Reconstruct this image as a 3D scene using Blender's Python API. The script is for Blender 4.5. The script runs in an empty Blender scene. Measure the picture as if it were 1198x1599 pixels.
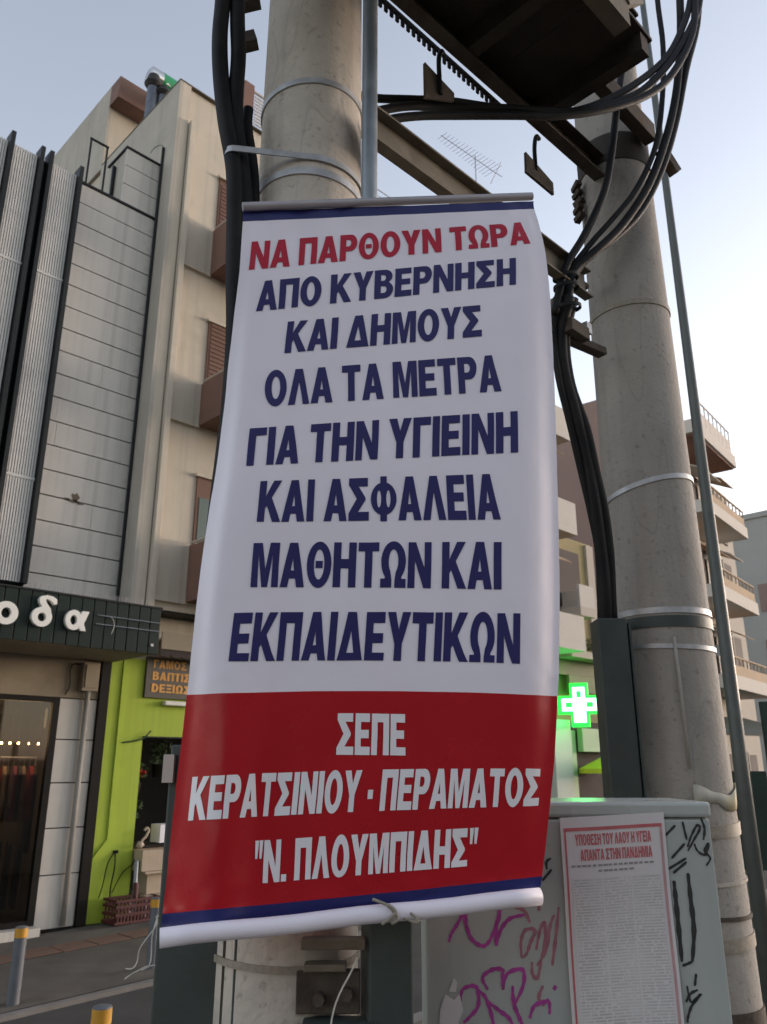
import bpy, math, random
from mathutils import Vector, Matrix
from mathutils.geometry import tessellate_polygon
random.seed(7)
R = math.radians
S = bpy.context.scene
COL = S.collection

# ------------------------------------------------------------------ camera
HEAD, PITCH = R(45.3), R(17.7)
cd = bpy.data.cameras.new('camera'); cam = bpy.data.objects.new('camera', cd); COL.objects.link(cam)
cam.location = (0, 0, 2.0)
cam.rotation_euler = (R(90)+PITCH, 0, HEAD-R(90))
cd.sensor_fit = 'VERTICAL'; cd.sensor_height = 36; cd.lens = 1255/1599*36
cd.clip_start = 0.05; cd.clip_end = 2000
cd.dof.use_dof = True; cd.dof.focus_distance = 2.25; cd.dof.aperture_fstop = 7.0
S.camera = cam
S.render.resolution_x = 767; S.render.resolution_y = 1024

# ------------------------------------------------------------------ sky, sun, exposure
SUN_EL, SUN_HEAD = R(4.0), R(-16)          # low sun, right of the view, behind the far houses (angle from +X)
w = bpy.data.worlds.new('World'); S.world = w; w.use_nodes = True
nt = w.node_tree
bg = nt.nodes['Background']
sky = nt.nodes.new('ShaderNodeTexSky'); sky.sky_type = 'NISHITA'; sky.sun_disc = False
sky.sun_elevation = SUN_EL; sky.sun_rotation = R(90)-SUN_HEAD
sky.air_density = 1.0; sky.dust_density = 1.2; sky.ozone_density = 1.0; sky.altitude = 20
hs = nt.nodes.new('ShaderNodeHueSaturation'); hs.inputs['Saturation'].default_value = 0.52
wb = nt.nodes.new('ShaderNodeMix'); wb.data_type = 'RGBA'; wb.blend_type = 'MULTIPLY'; wb.inputs[0].default_value = 1
wb.inputs[7].default_value = (1.03, 1.0, 1.08, 1)          # the phone's white balance
nt.links.new(sky.outputs[0], hs.inputs['Color']); nt.links.new(hs.outputs[0], wb.inputs[6]); nt.links.new(wb.outputs[2], bg.inputs[0])
bg.inputs[1].default_value = 0.15
sd = bpy.data.lights.new('sun', 'SUN'); sd.energy = 0.35; sd.angle = R(20); sd.color = (1, .90, .76)
sun = bpy.data.objects.new('sun', sd); COL.objects.link(sun)
sv = Vector((math.cos(SUN_HEAD)*math.cos(SUN_EL), math.sin(SUN_HEAD)*math.cos(SUN_EL), math.sin(SUN_EL)))
sun.rotation_euler = sv.to_track_quat('Z', 'Y').to_euler()
S.view_settings.view_transform = 'Standard'; S.view_settings.look = 'None'
S.view_settings.exposure = 2.15; S.view_settings.gamma = 1.0

# ------------------------------------------------------------------ helpers
class MB:
    def __init__(s): s.v = []; s.f = []; s.m = []; s.mi = 0
    def face(s, idx): s.f.append(idx); s.m.append(s.mi)
    def box(s, x0, x1, y0, y1, z0, z1):
        n = len(s.v)
        s.v += [(x0,y0,z0),(x1,y0,z0),(x1,y1,z0),(x0,y1,z0),(x0,y0,z1),(x1,y0,z1),(x1,y1,z1),(x0,y1,z1)]
        for q in ((0,3,2,1),(4,5,6,7),(0,1,5,4),(1,2,6,5),(2,3,7,6),(3,0,4,7)): s.face([n+i for i in q])
        return s
    def obox(s, c, ax, ay, az, hx, hy, hz):
        c, ax, ay, az = map(Vector, (c, ax, ay, az)); n = len(s.v)
        for sz in (-1, 1):
            for sx, sy in ((-1,-1),(1,-1),(1,1),(-1,1)):
                s.v.append(tuple(c+ax*hx*sx+ay*hy*sy+az*hz*sz))
        for q in ((0,3,2,1),(4,5,6,7),(0,1,5,4),(1,2,6,5),(2,3,7,6),(3,0,4,7)): s.face([n+i for i in q])
        return s
    def beam(s, a, b, w, h):
        a, b = Vector(a), Vector(b); d = (b-a); L = d.length; d.normalize()
        up = Vector((0,0,1)) if abs(d.z) < .95 else Vector((1,0,0))
        sd_ = d.cross(up).normalized(); u = sd_.cross(d).normalized()
        return s.obox((a+b)/2, d, sd_, u, L/2, w/2, h/2)
    def tube(s, pts, r, n=10, cap=True):
        pts = [Vector(p) for p in pts]; base = len(s.v); N = len(pts)
        t0 = (pts[1]-pts[0]).normalized()
        a = t0.orthogonal().normalized()
        for i, p in enumerate(pts):
            t = (pts[min(i+1,N-1)]-pts[max(i-1,0)]).normalized()
            a = (a-t*a.dot(t)).normalized(); b = t.cross(a)
            rr = r[i] if isinstance(r, (list, tuple)) else r
            for k in range(n):
                th = 2*math.pi*k/n
                s.v.append(tuple(p+a*rr*math.cos(th)+b*rr*math.sin(th)))
        for i in range(N-1):
            for k in range(n):
                s.face([base+i*n+k, base+i*n+(k+1)%n, base+(i+1)*n+(k+1)%n, base+(i+1)*n+k])
        if cap:
            s.face([base+k for k in range(n)][::-1]); s.face([base+(N-1)*n+k for k in range(n)])
        return s
    def ring(s, c, r0, r1, z0, z1, n=48, tilt=(0,0), sx=1.0):
        # a hoop with real thickness about a vertical axis
        base = len(s.v)
        for k in range(n):
            th = 2*math.pi*k/n; cx, cy = math.cos(th), math.sin(th)
            dz = tilt[0]*cx + tilt[1]*cy
            for rr, z in ((r0,z0),(r1,z0),(r1,z1),(r0,z1)):
                s.v.append((c[0]+rr*cx, c[1]+rr*cy, z+dz))
        for k in range(n):
            j = (k+1) % n
            for q in range(4):
                s.face([base+4*k+q, base+4*j+q, base+4*j+(q+1)%4, base+4*k+(q+1)%4])
        return s
    def quad(s, a, b, c, d):
        n = len(s.v); s.v += [tuple(a),tuple(b),tuple(c),tuple(d)]; s.face([n,n+1,n+2,n+3]); return s
    def prism(s, poly, origin, ax, ay, az, depth, holes=()):
        # extrude a 2D outline (with holes) from z=0 to depth along az
        origin, ax, ay, az = map(Vector, (origin, ax, ay, az))
        loops = [poly]+list(holes)
        flat = [p for L in loops for p in L]
        tris = tessellate_polygon([[Vector((p[0],p[1],0)) for p in L] for L in loops])
        n = len(s.v); N = len(flat)
        for zz in (0, depth):
            for p in flat: s.v.append(tuple(origin+ax*p[0]+ay*p[1]+az*zz))
        for t in tris:
            s.face([n+t[0],n+t[2],n+t[1]]); s.face([n+N+t[0],n+N+t[1],n+N+t[2]])
        o = 0
        for L in loops:
            m = len(L)
            for i in range(m):
                j = (i+1) % m; s.face([n+o+i, n+o+j, n+N+o+j, n+N+o+i])
            o += m
        return s

def cr(pts, k=6):
    pts = [Vector(p) for p in pts]; out = []
    for i in range(len(pts)-1):
        p0, p1, p2, p3 = pts[max(i-1,0)], pts[i], pts[i+1], pts[min(i+2,len(pts)-1)]
        for j in range(k):
            f = j/k
            out.append(.5*((2*p1)+(p2-p0)*f+(2*p0-5*p1+4*p2-p3)*f*f+(3*p1-p0-3*p2+p3)*f**3))
    out.append(pts[-1]); return out

def tag(o, label=None, cat=None, group=None, kind=None):
    if label: o['label'] = label
    if cat: o['category'] = cat
    if group: o['group'] = group
    if kind: o['kind'] = kind
    return o

def wloc(o):
    v = Vector((0,0,0))
    while o: v += o.location; o = o.parent
    return v

def thing(name, loc, label, cat, group=None):
    o = bpy.data.objects.new(name, None); COL.objects.link(o); o.location = loc
    o.empty_display_size = .2
    return tag(o, label, cat, group)

def make(name, mb, mat, parent=None, smooth=False, bevel=0, solid=0, kind=None, label=None, cat=None, group=None, loc=None, fixn=True):
    vs = [Vector(v) for v in mb.v]
    if loc is None:
        lo = Vector((min(v.x for v in vs), min(v.y for v in vs), min(v.z for v in vs)))
        hi = Vector((max(v.x for v in vs), max(v.y for v in vs), max(v.z for v in vs)))
        loc = Vector(((lo.x+hi.x)/2, (lo.y+hi.y)/2, lo.z))
    loc = Vector(loc)
    me = bpy.data.meshes.new(name)
    me.from_pydata([tuple(v-loc) for v in vs], [], mb.f)
    if fixn:
        import bmesh
        bm = bmesh.new(); bm.from_mesh(me); bmesh.ops.recalc_face_normals(bm, faces=bm.faces[:]); bm.to_mesh(me); bm.free()
    mats = mat if isinstance(mat, (list, tuple)) else [mat]
    for m in mats: me.materials.append(m)
    if len(mats) > 1:
        me.polygons.foreach_set('material_index', mb.m)
    if smooth:
        me.polygons.foreach_set('use_smooth', [True]*len(me.polygons))
        if smooth == 'auto': me.set_sharp_from_angle(angle=R(35))
    me.update()
    o = bpy.data.objects.new(name, me); COL.objects.link(o)
    o.location = loc
    if parent:
        o.parent = parent; o.location = loc-wloc(parent)
    if solid:
        md = o.modifiers.new('solid', 'SOLIDIFY'); md.thickness = solid; md.offset = -1
    if bevel:
        md = o.modifiers.new('bevel', 'BEVEL'); md.width = bevel; md.segments = 2; md.limit_method = 'ANGLE'; md.angle_limit = R(40)
    return tag(o, label, cat, group, kind)

def bx(name, b, mat, parent=None, **k): return make(name, MB().box(*b), mat, parent, **k)

def dup(o, loc=None, parent=None, **kw):
    c = o.copy(); COL.objects.link(c)
    if parent is not None: c.parent = parent
    if loc is not None: c.location = loc
    for k, v in kw.items(): c[k] = v
    for ch in list(o.children): dup(ch, parent=c)
    return c

# ------------------------------------------------------------------ materials
def mat(name, col, rough=.7, var=.12, scale=3.0, bump=0.0, bscale=40, metal=0, stain=None, stain_amt=.0, stain_scale=1.2, spec=.5, streak=0, coat=0, tint=None, speck=0):
    m = bpy.data.materials.new(name); m.use_nodes = True; n = m.node_tree; N = n.nodes; L = n.links
    p = N['Principled BSDF']; p.inputs['Roughness'].default_value = rough; p.inputs['Metallic'].default_value = metal
    p.inputs['Specular IOR Level'].default_value = spec
    if coat: p.inputs['Coat Weight'].default_value = coat
    tc = N.new('ShaderNodeTexCoord')
    def noise(sc, det=6, stretch=None, rough_=.55):
        t = N.new('ShaderNodeTexNoise'); t.inputs['Scale'].default_value = sc; t.inputs['Detail'].default_value = det
        t.inputs['Roughness'].default_value = rough_
        mp = N.new('ShaderNodeMapping')
        if stretch: mp.inputs['Scale'].default_value = stretch
        L.new(tc.outputs['Object'], mp.inputs[0]); L.new(mp.outputs[0], t.inputs[0])
        return t
    def ramp(src, a, b):
        r = N.new('ShaderNodeMapRange'); r.inputs['From Min'].default_value = a; r.inputs['From Max'].default_value = b
        L.new(src, r.inputs['Value']); return r.outputs[0]
    def mix(fac, a, b, mode='MIX'):
        x = N.new('ShaderNodeMix'); x.data_type = 'RGBA'; x.blend_type = mode
        for s_, v in ((0, fac), (6, a), (7, b)):
            if hasattr(v, 'links'): L.new(v, x.inputs[s_])
            else: x.inputs[s_].default_value = v
        return x.outputs[2]
    c = (*col, 1)
    lo = tuple(max(0, q*(1-var)) for q in col)+(1,); hi = tuple(min(1, q*(1+var)) for q in col)+(1,)
    t1 = noise(scale); f = ramp(t1.outputs[0], .3, .7)
    out = mix(f, lo, hi)
    if tint:
        t3 = noise(scale*.37+.2); out = mix(ramp(t3.outputs[0], .42, .68), out, (*tint, 1))
    if streak:
        t4 = noise(1.0, 5, (9, 9, .35)); x = ramp(t4.outputs[0], .5, .78)
        mm = N.new('ShaderNodeMath'); mm.operation = 'MULTIPLY'; L.new(x, mm.inputs[0]); mm.inputs[1].default_value = streak
        out = mix(mm.outputs[0], out, tuple(q*.35 for q in col)+(1,))
    if stain:
        t2 = noise(stain_scale, 8, None, .65); x = ramp(t2.outputs[0], .55, .72)
        mm = N.new('ShaderNodeMath'); mm.operation = 'MULTIPLY'; L.new(x, mm.inputs[0]); mm.inputs[1].default_value = stain_amt
        out = mix(mm.outputs[0], out, (*stain, 1))
    if speck:
        t5 = noise(38, 3); x = ramp(t5.outputs[0], .60, .72)
        mm = N.new('ShaderNodeMath'); mm.operation = 'MULTIPLY'; L.new(x, mm.inputs[0]); mm.inputs[1].default_value = speck
        out = mix(mm.outputs[0], out, tuple(q*.4 for q in col)+(1,))
        t6 = noise(3.2, 2, (1, 1, .25)); x = ramp(t6.outputs[0], .492, .5); y = ramp(t6.outputs[0], .508, .5)
        m2 = N.new('ShaderNodeMath'); m2.operation = 'MULTIPLY'; L.new(x, m2.inputs[0]); L.new(y, m2.inputs[1])
        m3 = N.new('ShaderNodeMath'); m3.operation = 'MULTIPLY'; L.new(m2.outputs[0], m3.inputs[0]); m3.inputs[1].default_value = speck*.55
        out = mix(m3.outputs[0], out, tuple(q*.45 for q in col)+(1,))
    L.new(out, p.inputs['Base Color'])
    rr = N.new('ShaderNodeMapRange'); rr.inputs['To Min'].default_value = max(.03, rough-.1); rr.inputs['To Max'].default_value = min(1, rough+.1)
    L.new(t1.outputs[0], rr.inputs['Value']); L.new(rr.outputs[0], p.inputs['Roughness'])
    if bump:
        tb = noise(bscale, 6); b = N.new('ShaderNodeBump'); b.inputs['Strength'].default_value = bump; b.inputs['Distance'].default_value = .01
        L.new(tb.outputs[0], b.inputs['Height']); L.new(b.outputs[0], p.inputs['Normal'])
    return m

def emis(name, col, st):
    m = bpy.data.materials.new(name); m.use_nodes = True; p = m.node_tree.nodes['Principled BSDF']
    p.inputs['Base Color'].default_value = (*[c*.2 for c in col], 1)
    p.inputs['Emission Color'].default_value = (*col, 1); p.inputs['Emission Strength'].default_value = st
    return m

def glassmat(name, tint=(.75,.8,.78), refl=.12):
    m = bpy.data.materials.new(name); m.use_nodes = True; n = m.node_tree; N = n.nodes; L = n.links
    N.remove(N['Principled BSDF']); o = N['Material Output']
    tr = N.new('ShaderNodeBsdfTransparent'); tr.inputs[0].default_value = (*tint, 1)
    gl = N.new('ShaderNodeBsdfGlossy'); gl.inputs['Roughness'].default_value = .03
    fr = N.new('ShaderNodeFresnel'); fr.inputs[0].default_value = 1.5
    mx = N.new('ShaderNodeMixShader'); L.new(fr.outputs[0], mx.inputs[0]); L.new(tr.outputs[0], mx.inputs[1]); L.new(gl.outputs[0], mx.inputs[2])
    L.new(mx.outputs[0], o.inputs[0]); return m

M = dict(
 concrete=mat('pole_concrete', (.50,.455,.395), .85, .18, 5, .45, 45, stain=(.24,.21,.165), stain_amt=.55, stain_scale=2.5, streak=.45, speck=.5),
 concrete2=mat('far_pole_concrete', (.33,.31,.28), .85, .14, 4, .35, 60, stain=(.2,.17,.14), stain_amt=.5, stain_scale=2.0, streak=.4, speck=.5),
 galv=mat('galvanised_steel', (.24,.27,.29), .45, .14, 14, .05, 90, metal=.6),
 strap=mat('steel_strap', (.42,.43,.44), .5, .2, 20, 0, metal=.5),
 duct=mat('duct_paint', (.040,.054,.050), .55, .25, 5, .1, 60, stain=(.05,.04,.03), stain_amt=.5, stain_scale=4, streak=.3),
 rust=mat('rusty_steel', (.062,.047,.036), .8, .4, 9, .35, 70, stain=(.035,.022,.015), stain_amt=.7, stain_scale=5, tint=(.095,.082,.065), spec=.3),
 darkrust=mat('dark_platform_steel', (.035,.027,.021), .8, .3, 6, .3, 60),
 olive=mat('weathered_beam_paint', (.135,.115,.082), .7, .25, 8, .2, 60, stain=(.06,.035,.02), stain_amt=.6, stain_scale=6),
 cable=mat('black_cable_sheath', (.010,.011,.013), .6, .3, 14, .15, 90, spec=.18, tint=(.022,.022,.022)),
 vinyl=mat('banner_white_vinyl', (.80,.765,.85), .42, .03, 3, .20, 7),
 bred=mat('banner_red_print', (.42,.010,.018), .28, .06, 3, .20, 7, spec=.35),
 bnavy=mat('banner_navy_print', (.018,.022,.12), .34, .05, 3, .03, 12, spec=.35),
 tred=mat('banner_red_lettering', (.43,.014,.04), .42, .03, 5, spec=.3),
 tnavy=mat('banner_navy_lettering', (.026,.024,.12), .42, .06, 5, spec=.3),
 twhite=mat('banner_white_lettering', (.80,.78,.82), .42, .02, 5),
 banback=mat('banner_back', (.5,.5,.52), .6, .03, 4),
 alu=mat('aluminium_rod', (.42,.40,.43), .5, .06, 12, metal=.4),
 pipe=mat('grey_pipe_paint', (.27,.255,.225), .6, .1, 6),
 rope=mat('white_rope', (.55,.53,.47), .9, .15, 60, .5, 300),
 wire=mat('grey_tie_wire', (.28,.25,.2), .6, .2, 60),
 asphalt=mat('asphalt', (.05,.047,.045), .9, .25, 2.5, .6, 160, stain=(.035,.033,.032), stain_amt=.6, stain_scale=.8),
 pave=mat('pavement_concrete', (.10,.086,.072), .9, .28, 2.2, .4, 90, stain=(.055,.048,.042), stain_amt=.6, stain_scale=1.2),
 kerb=mat('kerb_stone', (.19,.175,.16), .85, .18, 5, .3, 60, stain=(.09,.08,.07), stain_amt=.5),
 terra=mat('red_paving', (.15,.085,.058), .9, .22, 4, .3, 60, stain=(.07,.055,.045), stain_amt=.6, stain_scale=3),
 marble=mat('grey_white_marble', (.54,.515,.465), .55, .10, 1.6, .04, 50, stain=(.37,.34,.30), stain_amt=.6, stain_scale=1.4, streak=.35),
 joint=mat('dark_joint', (.03,.028,.025), .9, .1),
 stainm=mat('brown_stain', (.14,.11,.08), .9, .2, 20),
 slat=mat('off_white_slat_paint', (.62,.61,.57), .55, .08, 6, stain=(.3,.29,.25), stain_amt=.4),
 fin=mat('black_fin_paint', (.012,.014,.014), .5, .2, 5, spec=.25),
 fascia=mat('dark_green_fascia', (.010,.020,.017), .6, .25, 4, .1, 40, spec=.2, stain=(.035,.04,.035), stain_amt=.4, stain_scale=3),
 soffit=mat('beige_soffit', (.28,.235,.17), .85, .1, 2, .1, 40, stain=(.16,.13,.09), stain_amt=.5),
 letter=mat('white_plastic_letter', (.72,.71,.66), .4, .04, 8),
 cream=mat('cream_stucco', (.53,.475,.385), .9, .07, 1.5, .3, 90, stain=(.33,.28,.215), stain_amt=.45, stain_scale=.9, streak=.28),
 greyshade=mat('grey_shade_stucco', (.44,.405,.345), .92, .08, 1.3, .3, 90, stain=(.25,.235,.205), stain_amt=.5, stain_scale=.8, streak=.3),  # shade on the cream building's side walls is put into this greyer colour
 brown=mat('brown_balcony_paint', (.19,.105,.08), .8, .08, 2, .15, 60, stain=(.12,.07,.055), stain_amt=.4),
 brownsh=mat('brown_shutter', (.13,.06,.035), .6, .15, 6),
 railcap=mat('pale_rail_cap', (.42,.37,.31), .5, .08, 6),
 green=mat('lime_green_paint', (.35,.46,.04), .75, .07, 2, .15, 60, stain=(.22,.30,.03), stain_amt=.4, streak=.25),
 black=mat('black_frame', (.010,.009,.008), .55, .2, 6, spec=.15),
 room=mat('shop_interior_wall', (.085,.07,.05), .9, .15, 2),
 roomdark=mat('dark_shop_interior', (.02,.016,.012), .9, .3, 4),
 signdark=mat('dark_bronze_sign', (.045,.036,.02), .35, .3, 3, tint=(.09,.065,.03)),
 signtext=mat('orange_sign_text', (.62,.30,.05), .5, .06, 8),
 wood=mat('pale_wood_crate', (.42,.34,.25), .8, .12, 5, .15, 60, stain=(.2,.16,.11), stain_amt=.5, stain_scale=3),
 redplastic=mat('dark_red_plastic', (.07,.012,.012), .6, .15, 8),
 bollgrey=mat('grey_bollard_paint', (.10,.11,.125), .6, .15, 8, stain=(.06,.06,.06), stain_amt=.4, stain_scale=6),
 bollyel=mat('yellow_bollard_band', (.50,.25,.02), .6, .1, 9),
 awn=mat('dark_awning', (.03,.02,.018), .8, .2, 4),
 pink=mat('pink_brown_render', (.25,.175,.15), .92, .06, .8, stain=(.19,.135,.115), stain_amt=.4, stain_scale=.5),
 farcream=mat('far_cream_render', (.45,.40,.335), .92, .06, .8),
 farbeige=mat('far_beige_blind', (.38,.27,.17), .85, .15, 1.5),
 farwhite=mat('pale_balcony_render', (.52,.48,.43), .85, .06, 1),
 fardark=mat('dark_far_opening', (.05,.035,.03), .8, .2, 1),
 yellowwall=mat('olive_yellow_render', (.34,.28,.14), .92, .07, 1, stain=(.25,.21,.11), stain_amt=.4),
 fargrey=mat('far_grey_render', (.33,.33,.31), .92, .05, .5),
 cabinet=mat('grey_green_cabinet_paint', (.42,.45,.43), .42, .06, 3, .04, 60, stain=(.27,.285,.265), stain_amt=.5, stain_scale=4, streak=.2),
 paper=mat('poster_paper', (.66,.64,.645), .7, .04, 3, .2, 9),
 pred=mat('poster_red_ink', (.50,.13,.14), .7, .12, 30),
 ppink=mat('poster_faded_red_ink', (.5,.30,.31), .7, .12, 30),
 pgrey=mat('poster_grey_ink', (.30,.29,.29), .7, .25, 25),
 gpurple=mat('purple_marker', (.40,.05,.30), .5, .35, 25),
 gpink=mat('faded_pink_marker', (.36,.15,.19), .6, .3, 25),
 gblack=mat('black_marker', (.03,.032,.03), .5, .3, 25),
 leaf=mat('leaf_green', (.04,.075,.022), .7, .4, 6),
 red=mat('red_petal', (.35,.015,.01), .6, .2, 9),
 greysign=mat('pale_sign_board', (.55,.56,.52), .6, .05, 2),
 greensign=mat('pale_green_sign', (.35,.48,.30), .5, .08, 2),
 olivegreen=mat('olive_green_awning', (.13,.15,.06), .7, .12, 3),
 yellow=mat('yellow_fabric', (.55,.50,.03), .7, .1, 3),
 dgreen=mat('dark_green_board', (.018,.04,.03), .6, .25, 3),
 lamppost=mat('grey_green_post_paint', (.085,.095,.088), .5, .15, 8),
 solar=mat('polished_tank', (.62,.62,.60), .22, .05, 5, metal=.9),
 flue=mat('dull_flue_steel', (.12,.135,.16), .5, .25, 7, metal=.5),
 flueb=mat('blackened_cowl', (.02,.018,.016), .7, .3, 9),
 glabel=mat('green_tank_label', (.02,.28,.10), .4, .08, 8),
 antenna=mat('antenna_aluminium', (.3,.3,.32), .45, .1, 8, metal=.6),
 greenglass=mat('dull_green_pane', (.09,.12,.095), .2, .12, 2),
 tape=mat('yellow_white_tape', (.42,.41,.36), .8, .15, 12, tint=(.42,.37,.16)),
)
M['roofpaint'] = mat('cabinet_roof_paint', (.42,.45,.43), .26, .06, 3, .03, 60, spec=.6)
M['glass'] = glassmat('shop_glass', (.55,.52,.46))
M['cross'] = emis('pharmacy_cross_led', (.22, 1, .34), 2.0)
M['crossglow'] = emis('pharmacy_cross_housing_glow', (.01, .5, .03), .9)
M['spot'] = emis('warm_bulb', (1, .55, .22), 22)
M['tube'] = mat('fluorescent_tube_off', (.7,.68,.62), .4, .04, 5)

# fine printed lines on the poster: a flat print, rows of small grey type in columns
def printmat():
    m = bpy.data.materials.new('poster_fine_print'); m.use_nodes = True; n = m.node_tree; N = n.nodes; L = n.links
    p = N['Principled BSDF']; p.inputs['Roughness'].default_value = .7
    tc = N.new('ShaderNodeTexCoord'); sp = N.new('ShaderNodeSeparateXYZ'); L.new(tc.outputs['UV'], sp.inputs[0])
    def math_(op, a, b=None):
        x = N.new('ShaderNodeMath'); x.operation = op
        for i, v in enumerate((a, b)):
            if v is None: continue
            if hasattr(v, 'links'): L.new(v, x.inputs[i])
            else: x.inputs[i].default_value = v
        return x.outputs[0]
    rowf = math_('FRACT', math_('MULTIPLY', sp.outputs[1], 96.0))
    inrow = math_('LESS_THAN', rowf, .52)
    mp = N.new('ShaderNodeMapping'); mp.inputs['Scale'].default_value = (60, 96, 1); L.new(tc.outputs['UV'], mp.inputs[0])
    nz = N.new('ShaderNodeTexWhiteNoise'); nz.noise_dimensions = '2D'
    sn = N.new('ShaderNodeVectorMath'); sn.operation = 'FLOOR'; L.new(mp.outputs[0], sn.inputs[0]); L.new(sn.outputs[0], nz.inputs['Vector'])
    word = math_('GREATER_THAN', nz.outputs['Value'], .16)
    colf = math_('FRACT', math_('MULTIPLY', sp.outputs[0], 3.0)); incol = math_('GREATER_THAN', colf, .05)
    n2 = N.new('ShaderNodeTexNoise'); n2.inputs['Scale'].default_value = 5; n2.inputs['Detail'].default_value = 1; mp2 = N.new('ShaderNodeMapping'); mp2.inputs['Scale'].default_value = (.5, 2.2, 1)
    L.new(tc.outputs['UV'], mp2.inputs[0]); L.new(mp2.outputs[0], n2.inputs[0])
    dens = N.new('ShaderNodeMapRange'); dens.inputs['From Min'].default_value = .35; dens.inputs['From Max'].default_value = .65; dens.inputs['To Min'].default_value = .35; dens.inputs['To Max'].default_value = .85
    L.new(n2.outputs[0], dens.inputs['Value'])
    f = math_('MULTIPLY', math_('MULTIPLY', math_('MULTIPLY', inrow, word), incol), dens.outputs[0])
    x = N.new('ShaderNodeMix'); x.data_type = 'RGBA'; L.new(f, x.inputs[0]); x.inputs[6].default_value = (.64,.625,.63,1); x.inputs[7].default_value = (.42,.41,.415,1)
    L.new(x.outputs[2], p.inputs['Base Color']); return m
M['print'] = printmat()

# ------------------------------------------------------------------ letter shapes (own outlines, heavy capitals)
def ell(cx, cy, rx, ry, n=28, a0=0, a1=360):
    k = n if a1-a0 >= 360 else n+1
    return [(cx+rx*math.cos(R(a0+(a1-a0)*i/n)), cy+ry*math.sin(R(a0+(a1-a0)*i/n))) for i in range(k)]
def bowl(x0, x1, y0, y1, n=10):
    # D-like outline: straight left side, half-ellipse-ish right side
    ry = (y1-y0)/2; rx = min(ry*.8, (x1-x0)*.62); cx = x1-rx; cy = (y0+y1)/2
    return [(x0,y0)]+[(cx+rx*math.sin(math.pi*i/n), cy-ry*math.cos(math.pi*i/n)) for i in range(n+1)]+[(x0,y1)]
def glyph(c):
    # returns width, list of (outline, holes)
    s = .215; t = .185
    if c == 'Α': return .74, [([(0,0),(.25,1),(.49,1),(.74,0),(.52,0),(.475,.19),(.265,.19),(.22,0)], [[(.305,.35),(.435,.35),(.37,.68)]])]
    if c == 'Λ': return .74, [([(0,0),(.25,1),(.49,1),(.74,0),(.52,0),(.37,.66),(.22,0)], [])]
    if c == 'Δ': return .78, [([(0,0),(.26,1),(.52,1),(.78,0)], [[(.26,.18),(.52,.18),(.39,.68)]])]
    if c == 'Β':
        o = [(0,0)]+[(.38+.29*math.sin(math.pi*i/10), .28-.28*math.cos(math.pi*i/10)) for i in range(10)]
        o += [(.50,.525)]+[(.37+.26*math.sin(math.pi*i/10), .765-.235*math.cos(math.pi*i/10)) for i in range(2, 11)]+[(0,1)]
        return .67, [(o, [bowl(s,.45,.165,.43), bowl(s,.42,.60,.84)])]
    if c == 'Γ': return .56, [([(0,0),(0,1),(.56,1),(.56,1-t),(s,1-t),(s,0)], [])]
    if c == 'Ε': return .60, [([(0,0),(0,1),(.58,1),(.58,1-t),(s,1-t),(s,.60),(.54,.60),(.54,.42),(s,.42),(s,t),(.60,t),(.60,0)], [])]
    if c == 'Η': return .70, [([(0,0),(0,1),(s,1),(s,.61),(.70-s,.61),(.70-s,1),(.70,1),(.70,0),(.70-s,0),(.70-s,.42),(s,.42),(s,0)], [])]
    if c == 'Ο': return .76, [(ell(.38,.5,.38,.52), [ell(.38,.5,.165,.34)])]
    if c == 'Θ': return .76, [(ell(.38,.5,.38,.52), [ell(.38,.5,.175,.36)]), ([(.28,.43),(.48,.43),(.48,.57),(.28,.57)], [])]
    if c == 'Ι': return s, [([(0,0),(0,1),(s,1),(s,0)], [])]
    if c == 'Κ': return .74, [([(0,0),(0,1),(s,1),(s,.60),(.47,1),(.72,1),(.41,.58),(.75,0),(.50,0),(.28,.41),(s,.32),(s,0)], [])]
    if c == 'Μ': return .84, [([(0,0),(0,1),(.28,1),(.42,.36),(.56,1),(.84,1),(.84,0),(.65,0),(.65,.74),(.50,0),(.34,0),(.19,.74),(.19,0)], [])]
    if c == 'Ν': return .72, [([(0,0),(0,1),(.22,1),(.52,.40),(.52,1),(.72,1),(.72,0),(.50,0),(.20,.62),(.20,0)], [])]
    if c == 'Ξ': return .60, [([(0,0),(.60,0),(.60,t),(0,t)], []), ([(.07,.41),(.53,.41),(.53,.59),(.07,.59)], []), ([(0,1-t),(.60,1-t),(.60,1),(0,1)], [])]
    if c == 'Π': return .70, [([(0,0),(0,1),(.70,1),(.70,0),(.70-s,0),(.70-s,1-t),(s,1-t),(s,0)], [])]
    if c == 'Ρ': return .66, [([(0,0),(s,0),(s,.38)]+bowl(s,.66,.38,1)[1:]+[(0,1)], [bowl(s,.44,.55,.83)])]
    if c == 'Σ': return .66, [([(0,0),(0,.16),(.27,.51),(0,.85),(0,1),(.62,1),(.62,1-t),(.30,1-t),(.54,.53),(.54,.48),(.28,t),(.66,t),(.66,0)], [])]
    if c == 'Τ': return .64, [([(.32-s/2,0),(.32-s/2,1-t),(0,1-t),(0,1),(.64,1),(.64,1-t),(.32+s/2,1-t),(.32+s/2,0)], [])]
    if c == 'Υ': return .72, [([(.36-s/2,0),(.36-s/2,.40),(0,1),(.24,1),(.36,.66),(.48,1),(.72,1),(.36+s/2,.40),(.36+s/2,0)], [])]
    if c == 'Φ': 
        return .86, [(ell(.43,.5,.43,.38,32), [ell(.27,.5,.085,.22,16), ell(.59,.5,.085,.22,16)]), ([(.33,.87),(.53,.87),(.53,1.02),(.33,1.02)], []), ([(.33,-.02),(.53,-.02),(.53,.13),(.33,.13)], [])]
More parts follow.
